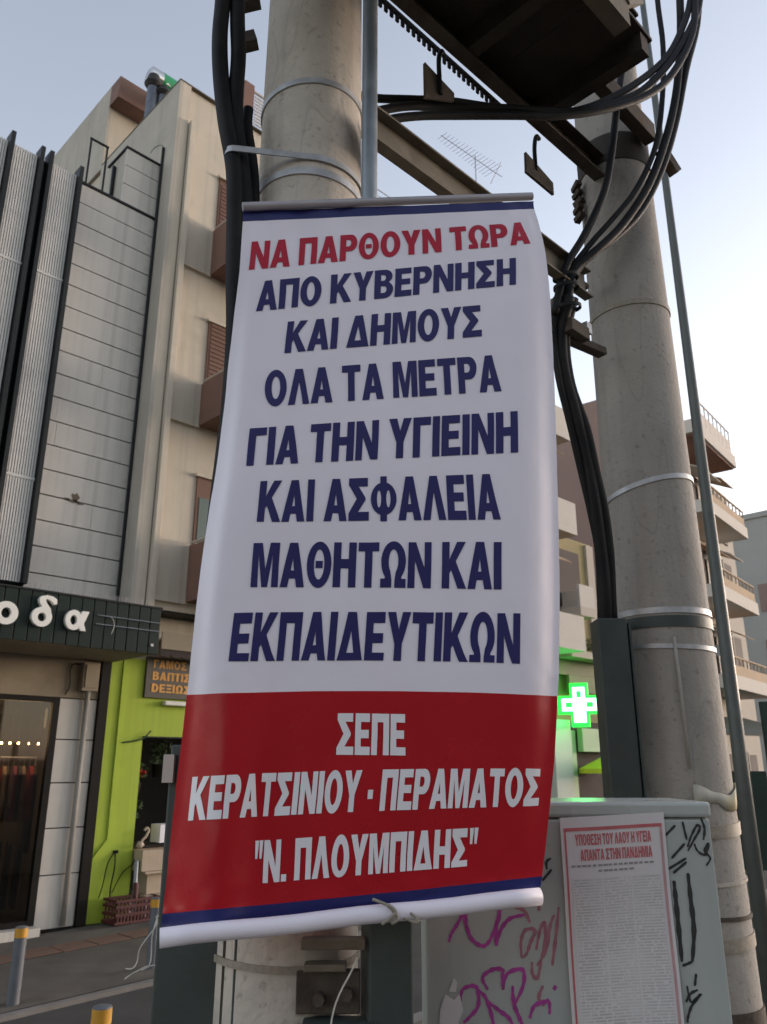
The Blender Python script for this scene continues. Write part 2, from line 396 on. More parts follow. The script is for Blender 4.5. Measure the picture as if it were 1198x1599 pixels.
    if c == 'Ω':
        o = [(0,0),(0,.17),(.14,.17)]
        o += [(.39+.38*math.cos(R(a)), .57+.45*math.sin(R(a))) for a in range(228, -49, -12)]
        o += [(.64,.17),(.78,.17),(.78,0),(.45,0),(.45,.15)]
        o += [(.39+.165*math.cos(R(a)), .57+.29*math.sin(R(a))) for a in range(-55, 236, 15)]
        o += [(.33,.15),(.33,0)]
        return .78, [(o, [])]
    if c == 'D': return .70, [(bowl(0,.70,0,1,14), [bowl(s,.48,t,1-t,14)])]
    if c == '.': return .2, [([(0,0),(.2,0),(.2,.19),(0,.19)], [])]
    if c == '-': return .2, [([(0,.30),(.2,.30),(.2,.50),(0,.50)], [])]
    if c == '"': return .34, [([(.03,.64),(.11,.64),(.15,1),(0,1)], []), ([(.23,.64),(.31,.64),(.35,1),(.20,1)], [])]
    if c == 'ζ': return .5, []
    return .30, []
def densify(L, d=.12):
    out = []
    for i, a in enumerate(L):
        b = L[(i+1) % len(L)]; k = max(1, int(math.hypot(b[0]-a[0], b[1]-a[1])/d))
        out += [(a[0]+(b[0]-a[0])*j/k, a[1]+(b[1]-a[1])*j/k) for j in range(k)]
    return out
def fatten(L, d):
    # move an outline outwards by d (inwards when negative), then keep caps 1 high
    area = sum(L[i][0]*L[(i+1) % len(L)][1]-L[(i+1) % len(L)][0]*L[i][1] for i in range(len(L)))
    sg_ = 1 if area > 0 else -1; out = []
    for i in range(len(L)):
        a, b, c = L[i-1], L[i], L[(i+1) % len(L)]
        e1 = Vector((b[0]-a[0], b[1]-a[1])); e2 = Vector((c[0]-b[0], c[1]-b[1]))
        if e1.length < 1e-6 or e2.length < 1e-6: out.append(b); continue
        e1.normalize(); e2.normalize(); n1 = Vector((e1.y, -e1.x))*sg_; n2 = Vector((e2.y, -e2.x))*sg_
        m = n1+n2
        if m.length < .2: m = n1
        m.normalize(); k = min(1/max(m.dot(n1), .45), 2.0)
        q = Vector(b)+m*d*k
        out.append((q.x, (q.y-.5)/(1+2*abs(d) if True else 1)+.5))
    return out
def layout(text, gap=.085, space=.28, fat=.012):
    x = 0; out = []
    for c in text:
        if c == ' ': x += space; continue
        wd, polys = glyph(c)
        for o, hs_ in polys: out.append((fatten([(px+x, py) for px, py in o], fat), [fatten([(px+x, py) for px, py in h], -fat) for h in hs_]))
        x += wd+gap
    return x-gap, out
def flat_text(mb, text, fn, d=.12, cut=0):
    # fn maps (s in 0..1, t in 0..1) to a 3D point; flat print
    Wd, polys = layout(text)
    for o, hs_ in polys:
        loops = [densify(o, d)]+[densify(h, d) for h in hs_]
        flat = [p for L in loops for p in L]
        tris = tessellate_polygon([[Vector((p[0],p[1],0)) for p in L] for L in loops])
        if cut:
            # slice the flat letter finely so that it bends with the sheet it is printed on
            import bmesh
            bm = bmesh.new(); vs = [bm.verts.new((p[0], p[1], 0)) for p in flat]
            for t in tris:
                try: bm.faces.new([vs[i] for i in t])
                except ValueError: pass
            x0, x1 = min(p[0] for p in flat), max(p[0] for p in flat)
            k = int(x0/cut)+1
            while k*cut < x1:
                bmesh.ops.bisect_plane(bm, geom=bm.verts[:]+bm.edges[:]+bm.faces[:], plane_co=(k*cut,0,0), plane_no=(1,0,0)); k += 1
            for k in range(1, 6):
                bmesh.ops.bisect_plane(bm, geom=bm.verts[:]+bm.edges[:]+bm.faces[:], plane_co=(0,k/6,0), plane_no=(0,1,0))
            bm.verts.index_update(); n = len(mb.v)
            mb.v += [tuple(fn(v.co.x/Wd, v.co.y)) for v in bm.verts]
            for f in bm.faces: mb.face([n+v.index for v in f.verts])
            bm.free(); continue
        n = len(mb.v)
        mb.v += [tuple(fn(p[0]/Wd, p[1])) for p in flat]
        for t in tris: mb.face([n+t[0], n+t[1], n+t[2]])
    return mb

# ================================================================== SETTING
G = .033                                                    # the street climbs gently to the right
def gz(x): return G*(x-4.2)
def strip(name, y0, y1, z, m, x0=-30, x1=120, thick=None, step=6.0):
    mb = MB(); xs = [x0+i*step for i in range(int((x1-x0)/step)+1)]
    for a, b in zip(xs, xs[1:]):
        mb.quad((a,y0,gz(a)+z),(b,y0,gz(b)+z),(b,y1,gz(b)+z),(a,y1,gz(a)+z))
        if thick:
            mb.quad((a,y0,gz(a)+z-thick),(b,y0,gz(b)+z-thick),(b,y0,gz(b)+z),(a,y0,gz(a)+z))
            mb.quad((a,y1,gz(a)+z-thick),(b,y1,gz(b)+z-thick),(b,y1,gz(b)+z),(a,y1,gz(a)+z))
    return make(name, mb, m, kind='structure')
mb = MB(); mb.quad((-600,-600,G*-604),(900,-600,G*896),(900,900,G*896),(-600,900,G*-604)); g0 = make('ground', mb, M['asphalt'], kind='structure'); g0.location.z -= .03
strip('road', 4.96, 7.42, .095, M['asphalt'])
far_kerb = strip('kerb', 7.42, 7.52, .13, M['kerb'], thick=.04)
strip('pavement', 7.52, 10.30, .135, M['pave'])
strip('kerb', 4.80, 4.96, .13, M['kerb'], thick=.04)
near_pave = strip('pavement', -14, 4.80, .135, M['pave'])
# reddish paving band, tile by tile
band = strip('paving_band', 9.18, 9.56, .138, M['joint'], x0=-2, x1=13, step=5)
tile = None
for i in range(30):
    x = -1.5+i*.40
    if tile is None:
        tile = make('paving_tile', MB().box(x-.19, x+.19, 9.19, 9.55, 0, .008), M['terra'], band, loc=(x, 9.37, 0))
        tile.location = Vector((x, 9.37, gz(x)+.139))-band.location; tile.rotation_euler.y = -math.atan(G)
    else:
        dup(tile, Vector((x, 9.37, gz(x)+.139+random.uniform(-.002, .002)))-band.location)

# ================================================================== SHOP BUILDING (left)
def building(name, loc, label, cat='building'): return thing(name, loc, label, cat)
YW = 10.375
shop = building('shop_building', (3, YW, 0), 'grey marble clad shop building with white slats, black fins and dark green canopy')
bx('wall', (-3, 5.08, 10.43, 18, 3.37, 10.40), M['joint'], shop)
# marble panels in rows (recessed joints), each panel its own piece
PX0, PX1 = 3.80, 5.075
zj = [4.20]+[4.41+.356*j for j in range(17)]+[10.44]
joints = {3:[.62], 6:[.12], 7:[.10], 9:[.55]}
for r in range(len(zj)-1):
    z0, z1 = zj[r], zj[r+1]
    cuts = [PX0]+[PX0+(PX1-PX0)*f for f in joints.get(r, [])]+[PX1]
    for a, b in zip(cuts, cuts[1:]):
        off = random.uniform(-.002, .002)
        bx('panel', (a+(.0008 if a > PX0 else 0), b-(.0008 if b < PX1 else 0), YW+off, YW+.05, z0+.008, z1-.008), M['marble'], shop, bevel=.003)
bx('coping', (3.0, 5.10, YW-.02, YW+.4, 10.44, 10.475), M['fin'], shop)
# stair head block on the roof
for k, (a, b) in enumerate(((10.475,10.83),(10.83,11.18),(11.18,11.50))):
    bx('panel', (4.48, 5.075, YW+random.uniform(-.003,.003), YW+.05, a+.007, b-.007), M['marble'], shop, bevel=.002)
bx('roof_block', (4.49, 5.07, YW+.051, 11.0, 10.475, 11.49), M['greyshade'], shop)
bx('roof_block_coping', (4.46, 5.09, YW-.02, 11.02, 11.50, 11.53), M['fin'], shop)
make('drain_pipe', MB().tube([(4.46,10.75,10.47),(4.46,10.75,11.35)], .03), M['fin'], shop, smooth=True)
# patch of dirt round a missing fixing on the marble
mb = MB()
for (cx, cz, rx, rz, a0) in ((4.33,5.53,.055,.06,.3),(4.30,5.475,.10,.022,1.1),(4.40,5.46,.05,.018,2.2),(4.22,5.49,.045,.012,.2)):
    pts = [(cx+rx*math.cos(t)*(1+.25*math.sin(3*t+a0)), YW-.0065, cz+rz*math.sin(t)*(1+.3*math.cos(5*t+a0))) for t in [2*math.pi*i/18 for i in range(18)]]
    n = len(mb.v); mb.v += pts; mb.face([n+i for i in range(18)])
make('stain', mb, M['stainm'], shop)
# screen of white slats between deep black fins
for fx in (3.73, 3.28, 3.15, 2.73, 2.10):
    bx('fin', (fx, fx+.06, YW-.17, YW+.05, 4.22, 10.60), M['fin'], shop, bevel=.004)
bx('screen_back', (2.16, 3.73, YW-.02, YW+.04, 4.22, 10.42), M['fascia'], shop)
slat = None
for x0, n in ((3.345, 11), (2.795, 10), (2.17, 16)):
    for i in range(n):
        x = x0+.018+i*.0345
        if slat is None: slat = bx('slat', (x-.012, x+.012, YW-.085, YW-.04, 4.24, 10.46), M['slat'], shop)
        else: dup(slat, Vector((x, slat.location.y+shop.location.y, slat.location.z))-Vector((shop.location.x, shop.location.y, 0)))
for x0, x1 in ((3.345, 3.728), (2.795, 3.148), (2.165, 2.728)):
    for j in range(18): bx('screen_rail', (x0, x1, YW-.036, YW-.021, 4.30+j*.35, 4.325+j*.35), M['slat'], shop)
    for z in (5.60, 8.62): bx('joint_rail', (x0, x1, YW-.094, YW-.086, z, z+.035), M['slat'], shop)
# canopy
CZ0, CZ1, CY = 3.35, 3.92, 9.125
can = bx('canopy', (1.0, 5.085, CY+.03, YW, CZ0+.012, CZ1-.02), M['soffit'], shop)
nb = 27
for i in range(nb):
    x = 5.085-.148*(i+1)
    bx('board', (x+.006, x+.142, CY+random.uniform(0, .004), CY+.03, CZ0, CZ1), M['fascia'], can, bevel=.004)
bx('edge_trim', (1.0, 5.095, CY-.012, CY+.04, CZ1, CZ1+.02), M['fin'], can)
bx('canopy_roof', (1.0, 5.085, CY+.041, YW-.02, CZ1-.018, CZ1+.012), M['fin'], can)
mb = MB()
for i in range(46):
    x = 3.55+i*.033
    mb.tube([(x, CY+.35, CZ1+.01), (x+random.uniform(-.015,.015), CY+.33+random.uniform(-.02,.02), CZ1+.15)], .0035, 4)
make('bird_spikes', mb, M['alu'], can, kind='stuff')
def ring_glyph(cx, cz, rx, rz, ix, iz):
    return ell(cx, cz, rx, rz, 32), [ell(cx, cz, ix, iz, 24)]
ax_, ay_, az_ = (1,0,0), (0,0,1), (0,-1,0)
o, h = ring_glyph(0, 0, .13, .128, .052, .058)
make('letter', MB().prism(o, (3.185, CY-.002, 3.62), ax_, ay_, az_, .055, h), M['letter'], can, bevel=.008)
# delta: bowl with hooked neck
o = [(.115*math.cos(R(a)), .112*math.sin(R(a))) for a in range(100, 396, 12)]
o += [(.09,.10),(.035,.165),(.02,.2),(.05,.205),(.09,.185),(.125,.15),(.155,.165),(.15,.215),(.10,.245),(.03,.25),(-.03,.235),(-.055,.20),(-.045,.155),(-.015,.115)]
make('letter', MB().prism(o, (3.575, CY-.002, 3.625), ax_, ay_, az_, .055, [ell(0,-.003,.046,.05,20)]), M['letter'], can, bevel=.006)
o = [(.10*math.cos(R(a))-.01, .118*math.sin(R(a))) for a in range(38, 323, 12)]
o += [(.075,-.115),(.145,-.115),(.115,-.03),(.165,.115),(.085,.115)]
make('letter', MB().prism(o, (3.955, CY-.002, 3.635), ax_, ay_, az_, .055, [ell(-.012,0,.04,.055,20)]), M['letter'], can, bevel=.006)
for z in (3.735, 3.63): make('sign_tube', MB().tube([(4.235, CY-.02, z), (5.08, CY-.02, z)], .006, 8), M['galv'], can)
make('loose_wire', MB().tube(cr([(4.40,CY-.02,3.735),(4.44,CY-.03,3.70),(4.455,CY-.03,3.62),(4.43,CY-.03,3.53)]), .004, 6), M['rope'], can)
bx('clip', (4.965, 5.0, CY-.02, CY, 3.44, 3.47), M['alu'], can)
# wall and tiles under the canopy
bx('wall_band', (1.0, 4.955, YW, YW+.05, 2.87, CZ0+.01), M['soffit'], shop)
for r, (a, b) in enumerate(zip([.17,.77,1.30,1.83,2.35], [.77,1.30,1.83,2.35,2.86])):
    for (c, d) in ((4.452, 4.785), (4.79, 4.952)):
        bx('tile', (c, d, YW+random.uniform(-.003,.003), YW+.04, a+.007, b-.007), M['marble'], shop, bevel=.003)
bx('tile_backing', (4.452, 4.952, YW+.041, YW+.06, .15, 2.868), M['joint'], shop)
bx('black_strip', (4.958, 5.085, YW-.05, YW+.05, .16, 3.36), M['black'], shop)
make('downpipe', MB().tube([(4.79,YW-.05,.20),(4.79,YW-.05,2.97)], .034, 12), M['pipe'], shop, smooth=True)
jb = bx('junction_box', (4.68, 4.90, YW-.10, YW-.005, 2.96, 3.33), M['soffit'], shop, bevel=.006)
bx('cover', (4.71, 4.87, YW-.115, YW-.101, 3.0, 3.30), M['soffit'], jb, bevel=.003)
make('wire', MB().tube(cr([(4.66,YW-.02,3.30),(4.56,YW-.03,3.29),(4.53,YW-.03,3.2),(4.545,YW-.03,3.02),(4.50,YW-.03,2.90)]), .009, 6), M['black'], shop)
bx('threshold', (1.0, 4.46, YW-.20, YW+.06, .13, .235), M['marble'], shop, bevel=.004)
# shop window
fr = MB(); fr.box(4.365, 4.45, YW-.03, YW+.05, .235, 2.868); fr.box(1.0, 4.3649, YW-.03, YW+.05, 2.80, 2.868); fr.box(1.0, 4.3649, YW-.03, YW+.05, .235, .30)
wf = make('shop_window', fr, M['black'], shop, bevel=.004)
bx('pane', (2.2, 4.365, YW+.005, YW+.012, .30, 2.80), M['glass'], wf)
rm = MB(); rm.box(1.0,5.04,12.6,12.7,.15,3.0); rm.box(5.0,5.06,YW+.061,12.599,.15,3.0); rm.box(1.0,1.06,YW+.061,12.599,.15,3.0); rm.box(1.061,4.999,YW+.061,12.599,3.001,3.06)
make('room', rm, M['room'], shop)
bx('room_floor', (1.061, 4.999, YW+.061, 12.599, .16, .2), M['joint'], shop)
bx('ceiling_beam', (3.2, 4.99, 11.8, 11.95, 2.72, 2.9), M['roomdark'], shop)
bx('hanging_box', (4.42, 4.50, 10.62, 10.7, 2.50, 2.74), M['black'], shop)
for i, x in enumerate((4.18, 4.29, 4.40, 4.54, 4.67)):
    t = thing('spot_lamp', (x, 11.4, 2.32), '%s glowing warm spot in the row above the clothes rail' % ('leftmost','second from left','middle','fourth from left','rightmost')[i], 'lamp', 'ceiling spots in the clothes shop')
    make('bulb', MB().tube([(x,11.4,2.31),(x,11.4,2.335)], .013 if i != 3 else .006, 10), M['spot'], t)
    make('holder', MB().tube([(x,11.4,2.34),(x,11.4,2.99)], .008, 6), M['black'], t)
sl = bpy.data.lights.new('spot_glow', 'POINT'); sl.energy = 16; sl.color = (1, .72, .45); sl.shadow_soft_size = .4
slo = bpy.data.objects.new('spot_glow', sl); COL.objects.link(slo); slo.location = (4.2, 11.0, 2.6)
rail = thing('clothes_rail', (3.6, 10.9, .2), 'metal clothes rail inside the shop window with garments on hangers', 'clothes rail')
make('bar', MB().tube([(2.6,10.9,2.13),(4.47,10.9,2.13)], .013, 8), M['alu'], rail)
for x in (2.62, 4.46): make('post', MB().tube([(x,10.9,.2),(x,10.9,2.15)], .013, 8), M['alu'], rail)
gcols = [((.60,.015,.04),'bright red coat'),((.35,.22,.12),'tan jacket'),((.04,.02,.025),'black cardigan'),((.2,.02,.06),'dark plum dress'),((.025,.02,.02),'black blouse'),((.24,.16,.12),'brown knit top'),((.25,.015,.025),'dark red blouse'),((.02,.025,.025),'charcoal coat')]
for i, (c, nm) in enumerate(gcols):
    x = 3.96+i*.068
    z0 = 1.38 if i < 7 else 1.0
    mb = MB(); prof = [(-.21, z0),(.21, z0),(.20,1.65),(.185,1.93),(.05,2.03),(-.05,2.03),(-.185,1.93),(-.20,1.65)]
    mb.prism([(a, b) for a, b in prof], (x+.02*math.sin(i*2.3), 10.9, 0), (.25,.97,0), (0,0,1), (.97,-.25,0), .05)
    g_ = thing('garment', (x, 10.9, z0), ('%s hanging on the shop clothes rail, ' % nm)+('at its left','second from its left','third from its left','fourth from its left','fifth from its left','sixth from its left','seventh from its left','at its right end')[i], 'garment', 'clothes on the rail')
    make('cloth', mb, mat('garment_cloth_%d' % i, c, .85, .3, 14, .5, 25), g_, bevel=.012)
    make('hanger', MB().tube([(x+.02,10.9,2.02),(x+.02,10.9,2.125)], .004, 6), M['alu'], g_)
# lower row of dark trousers
for i in range(5):
    x = 4.0+i*.13
    mb = MB(); mb.prism([(-.15,.32),(-.02,.32),(0,.9),(.03,.32),(.16,.32),(.15,1.08),(-.14,1.08)], (x, 11.3, 0), (.25,.97,0), (0,0,1), (.97,-.25,0), .05)
    tg = make('trousers', mb, M['roomdark'], bevel=.01)
    tag(tg, 'dark trousers hanging low behind the clothes rail, '+('leftmost','second from left','middle','fourth from left','rightmost')[i]+' pair', 'trousers', 'dark trousers in the shop')
# roof rail (ladder hoop)
hoop = thing('roof_ladder_hoop', (4.1, 10.62, 10.47), 'thin dark metal hoop standing on the marble building roof', 'roof rail')
for x in (3.99, 4.26): make('post', MB().tube([(x,10.62,10.47),(x,10.62,11.52)], .017, 8), M['fin'], hoop)
make('crossbar', MB().tube([(3.97,10.62,11.53),(4.28,10.62,11.53)], .02, 8), M['fin'], hoop)
# dark conduit in the corner
t = make('corner_conduit', MB().tube([(5.066,YW-.045,3.95),(5.066,YW-.045,5.5),(5.066,YW-.045,11.85)], .022, 10), M['fin'])
tag(t, 'thin black conduit running up the corner between marble wall and cream building', 'conduit')
make('loose_wire', MB().tube(cr([(5.066,YW-.045,11.85),(5.02,YW-.06,11.86),(4.92,YW-.05,11.76),(4.86,YW-.03,11.62)]), .005, 6), M['fin'], t)

# ================================================================== CREAM APARTMENT BUILDING
YB = 10.0
ap = building('apartment_building', (5.09, YB, 0), 'cream stucco apartment building with brown balconies beside the marble shop building', 'building')
bx('wall', (5.15, 12, YB+.06, 20, 4.11, 13.06), M['cream'], ap)
bx('side_wall', (5.09, 5.149, YB, 12.87, 4.11, 13.06), M['greyshade'], ap)
bx('corner_pier', (5.15, 5.30, YB, YB+.059, 4.11, 13.06), M['cream'], ap)
bx('rib', (5.32, 5.415, YB-.07, YB+.059, 4.07, 12.33), M['cream'], ap, bevel=.006)
bx('coping', (5.08, 12, YB-.012, YB+.25, 13.061, 13.08), M['olive'], ap)
bx('coping', (5.08, 5.35, YB+.251, 12.86, 13.061, 13.08), M['olive'], ap)
bx('soffit_grille', (5.15, 12, YB+.05, YW+.05, 4.07, 4.109), M['black'], ap)
for z0, z1 in ((9.66, 10.50), (6.99, 7.69), (4.26, 5.09)):
    bx('wall_band', (5.42, 5.94, YB+.02, YB+.059, z0, z1+.02), M['cream'], ap)
    bx('drip_ledge', (5.42, 5.94, YB+.0, YB+.059, z0-.035, z0-.002), M['cream'], ap)
    b = bx('balcony', (5.94, 9.2, 9.05, YB+.05, z0, z0+.12), M['brown'], ap)
    bx('parapet', (5.94, 6.0, 9.05, YB+.04, z0+.121, z1), M['brown'], b)
    bx('parapet', (6.001, 9.2, 9.05, 9.12, z0+.121, z1), M['brown'], b)
    make('handrail', MB().tube([(5.97,YB,z1+.05),(5.97,9.08,z1+.05),(9.2,9.08,z1+.05)], .022, 8), M['railcap'], b)
    make('handrail_post', MB().tube([(5.97,9.9,z1),(5.97,9.9,z1+.05)], .015, 6), M['railcap'], b)
for k, (z0, z1) in enumerate(((9.79, 11.6), (7.12, 8.82), (4.39, 6.18))):
    w_ = bx('window', (6.0, 7.3, YB+.03, YB+.062, z0, z1), M['brownsh'], ap)
    if k == 2: bx('pane', (6.05, 7.25, YB+.02, YB+.029, z0+.1, z1-.32), M['greenglass'], w_)
    else:
        for j in range(22): bx('shutter_slat', (6.04, 7.26, YB+.018, YB+.029, z0+.06+j*.075, z0+.12+j*.075), M['brownsh'], w_)
    bx('lintel', (5.96, 7.34, YB-.01, YB+.061, z1, z1+.05), M['cream'], ap)
# second brown parapet and louvre on the roof
bx('roof_pillar', (6.35, 6.56, YB, 10.3, 13.09, 13.98), M['brown'], ap)
rl = bx('roof_railing', (6.57, 9.0, YB+.05, YB+.08, 13.90, 13.94), M['railcap'], ap)
for j in range(9): bx('bar', (6.62, 8.9, YB+.05, YB+.065, 13.2+j*.075, 13.235+j*.075), M['farwhite'], rl)
# penthouse
bx('penthouse_side', (5.09, 5.15, 12.871, 19, 13.0, 15.0), M['greyshade'], ap)
bx('penthouse_wall', (5.151, 9.5, 12.88, 19, 13.0, 14.93), M['cream'], ap)
bx('penthouse_canopy', (5.092, 9.6, 12.50, 12.87, 14.50, 15.0), M['brown'], ap)
bx('vent_box', (5.55, 5.85, 12.9, 13.2, 15.0, 15.25), M['brown'], ap)
# flues and solar tank
fl = thing('chimney_flue', (5.6, 12.0, 13.09), 'twin dull steel flues with blackened cowls on the cream building roof', 'chimney')
make('pipe', MB().tube([(5.48,11.86,13.07),(5.48,11.86,14.55)], .105, 16), M['flue'], fl, smooth='auto')
make('pipe', MB().tube([(5.66,11.78,13.07),(5.66,11.78,14.40)], .095, 16), M['flue'], fl, smooth='auto')
make('cowl', MB().tube([(5.48,11.86,14.50),(5.48,11.86,14.58),(5.48,11.86,14.62),(5.48,11.86,14.78)], [.12,.17,.15,.11], 16), M['flueb'], fl, smooth='auto')
make('cowl', MB().tube([(5.66,11.78,14.36),(5.66,11.78,14.42),(5.66,11.78,14.47),(5.66,11.78,14.56)], [.11,.16,.14,.10], 16), M['flueb'], fl, smooth='auto')
sw = thing('solar_water_heater', (6.1, 11.95, 13.09), 'shiny cylindrical solar water tank with green label on the cream building roof', 'water heater')
make('tank', MB().tube([(5.42,11.98,14.86),(5.44,11.98,14.86),(6.85,11.98,14.86),(6.87,11.98,14.86)], [.16,.2,.2,.16], 24), M['solar'], sw, smooth='auto')
make('label', MB().tube([(5.66,11.98,14.86),(6.05,11.98,14.86)], .203, 24, cap=False), M['glabel'], sw, smooth=True)
mb = MB()
for i, ch in enumerate('ΣΛ'):
    wd, polys = glyph(ch)
    for o_, h_ in polys: mb.prism([(p[0]*.16, p[1]*.14) for p in o_], (5.70+i*.15, 11.776, 14.70), (1,0,0), (0,.35,.94), (0,-.94,.35), .004)
make('lettering', mb, M['letter'], sw)
for x in (5.6, 6.7): make('stand', MB().tube([(x,11.98,13.07),(x,11.98,14.68)], .025, 8), M['galv'], sw)
# ground floor: lime green florist
gs = building('green_shop', (5.6, YW, 0), 'lime green painted ground floor shop with dark doorway under the cream building', 'shop')
bx('pier', (5.09, 5.655, YW, YW+.25, gz(5.3)+.13, 3.45), M['green'], gs)
bx('lintel', (5.656, 7.2, YW, YW+.25, 2.42, 3.45), M['green'], gs)
bx('upper_wall', (5.09, 12, YW+.02, YW+.3, 3.451, 4.07), M['cream'], gs)
# raised moulding running down the pier and bending away
make('moulding', MB().beam((5.285,YW-.012,3.45),(5.285,YW-.012,1.13),.03,.03).beam((5.285,YW-.012,1.13),(5.10,YW-.012,.90),.03,.03), M['green'], gs)
bx('ledge', (5.656, 6.3, YW-.03, YW+.0, 2.40, 2.42), M['fin'], gs)
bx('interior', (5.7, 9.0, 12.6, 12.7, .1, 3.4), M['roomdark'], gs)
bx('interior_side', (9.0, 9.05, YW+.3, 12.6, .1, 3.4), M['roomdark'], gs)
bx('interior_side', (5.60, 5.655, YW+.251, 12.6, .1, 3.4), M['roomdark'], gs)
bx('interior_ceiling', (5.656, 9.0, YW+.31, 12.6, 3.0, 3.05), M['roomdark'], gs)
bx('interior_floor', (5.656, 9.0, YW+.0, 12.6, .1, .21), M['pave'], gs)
# scalloped valance
mb = MB(); poly = [(0,.2)]
for i in range(14):
    for a in range(0, 181, 30): poly.append((i*.16+.08-.08*math.cos(R(a)), -.045*math.sin(R(a))))
poly.append((14*.16, .2))
make('valance', mb.prism(poly, (5.60, YW-.38, 3.50), (1,0,0), (0,0,1), (0,1,0), .01), M['awn'], gs)
bx('awning_board', (5.60, 7.84, YW-.369, YW-.0, 3.68, 3.71), M['soffit'], gs)
for i in range(3):
    a = 5.60+i*.75; bx('awning_panel', (a, a+.745, YW-.40, YW-.372, 3.56, 3.80+.03*(i % 2)), M['soffit'], gs, bevel=.004)
# florist's sign
sg = thing('shop_sign', (6.1, YW-.04, 2.9), 'dark bronze sign with orange capitals on the lime green wall', 'sign')
bx('board', (5.60, 6.75, YW-.045, YW-.003, 2.93, 3.49), M['signdark'], sg, bevel=.006)
for txt, z, wd in (('ΓΑΜΟΣ', 3.34, .52), ('ΒΑΠΤΙΣΗ', 3.175, .70), ('DΕΞΙΩΣΗ', 3.01, .72)):
    mb = MB(); Wt, polys = layout(txt, gap=.12)
    for o_, h_ in polys:
        mb.prism([(p[0]/Wt*wd, p[1]*.115) for p in o_], (5.70, YW-.046, z), (1,0,0), (0,0,1), (0,-1,0), .006, [[(p[0]/Wt*wd, p[1]*.115) for p in q] for q in h_])
    make('lettering', mb, M['signtext'], sg)
t = bx('sign_lamp', (5.90, 6.5, YW-.10, YW-.003, 2.84, 2.90), M['tube'], bevel=.01)
tag(t, 'white tube lamp fixed under the dark bronze sign', 'lamp')
# things at the florist's door
for k, (x0, x1, z0, z1, y0) in enumerate(((5.68, 6.35, .74, .99, 10.15), (5.80, 6.35, .46, .70, 10.20))):
    t = thing('wooden_crate', ((x0+x1)/2, y0+.15, z0), ('pale wooden crate on top of the stack at the green shop door', 'lower pale wooden crate of the stack at the green shop door')[k], 'crate', 'pale crates at the green shop')
    for (a, b, c, d) in ((x0,x1,y0,y0+.015),(x0,x1,y0+.3,y0+.315),(x0,x0+.015,y0+.0151,y0+.2999),(x1-.015,x1,y0+.0151,y0+.2999)):
        bx('side', (a,b,c,d,z0,z1), M['wood'], t)
    bx('bottom', (x0+.0151,x1-.0151,y0+.0151,y0+.2999,z0,z0+.012), M['wood'], t)
t = thing('table', (6.0, 10.4, .2), 'low dark display table under the pale wooden crates', 'table')
bx('tabletop', (5.75, 6.5, 10.12, 10.6, .43, .455), M['wood'], t)
bx('shelf', (5.72, 6.5, 10.11, 10.6, .71, .735), M['wood'], t)
for x in (5.78, 6.45):
    for y in (10.16, 10.55): bx('leg', (x-.015,x+.015,y-.015,y+.015,.13,.429), M['alu'], t)
t = bx('white_box', (6.02, 6.42, 10.35, 10.6, 1.05, 1.28), M['twhite'], bevel=.004); tag(t, 'small white box on the dark shelf inside the green shop', 'box')
t = bx('display_shelf', (5.67, 7.2, 10.40, 10.9, 1.0, 1.03), M['roomdark']); tag(t, 'dark shelf behind the crates in the green shop doorway', 'shelf')
# swan-necked ornament
mb = MB(); mb.tube(cr([(5.71,10.3,1.03),(5.74,10.3,1.10),(5.79,10.3,1.15),(5.82,10.3,1.22),(5.79,10.3,1.25),(5.76,10.3,1.22)]), .018, 8); mb.tube([(5.68,10.3,1.02),(5.71,10.3,1.05),(5.76,10.3,1.05)], [.03,.05,.02], 10)
t = make('swan_ornament', mb, M['wood'], smooth=True); tag(t, 'pale swan shaped ornament at the edge of the green shop doorway', 'ornament')
# plants inside
def leafcluster(mb, c, r, n, size, flat=.8):
    for _ in range(n):
        d = Vector((random.gauss(0,1), random.gauss(0,1), random.gauss(0,1)*flat)); d = d.normalized()*r*random.random()**.45
        p = Vector(c)+d; a = Vector((random.gauss(0,1), random.gauss(0,1), random.gauss(0,.6))).normalized()
        b = a.orthogonal().normalized(); s_ = size*random.uniform(.6,1.3)
        mb.quad(p-a*s_, p-b*s_*.4, p+a*s_, p+b*s_*.4)
for k, (x, z, lab, fm) in enumerate(((5.85, 1.95, 'bushy plant with a red flower hanging in the dark green shop doorway', 'red'), (6.25, 2.2, 'dark trailing plant high in the green shop doorway', None), (5.80, 1.45, 'potted plant in an orange basket in the green shop doorway', 'signtext'))):
    t = thing('plant', (x, 10.9, z-.2), lab, 'plant')
    mb = MB(); leafcluster(mb, (x, 10.9, z), .20, 150, .05); make('leaves', mb, M['leaf'], t)
    make('pot', MB().tube([(x,10.9,z-.32),(x,10.9,z-.14)], [.09,.12], 14), M['signtext'] if k == 2 else M['black'], t, smooth='auto')
    if fm == 'red':
        mb = MB(); leafcluster(mb, (x+.03, 10.7, z-.0), .06, 26, .035); make('flower', mb, M['red'], t)
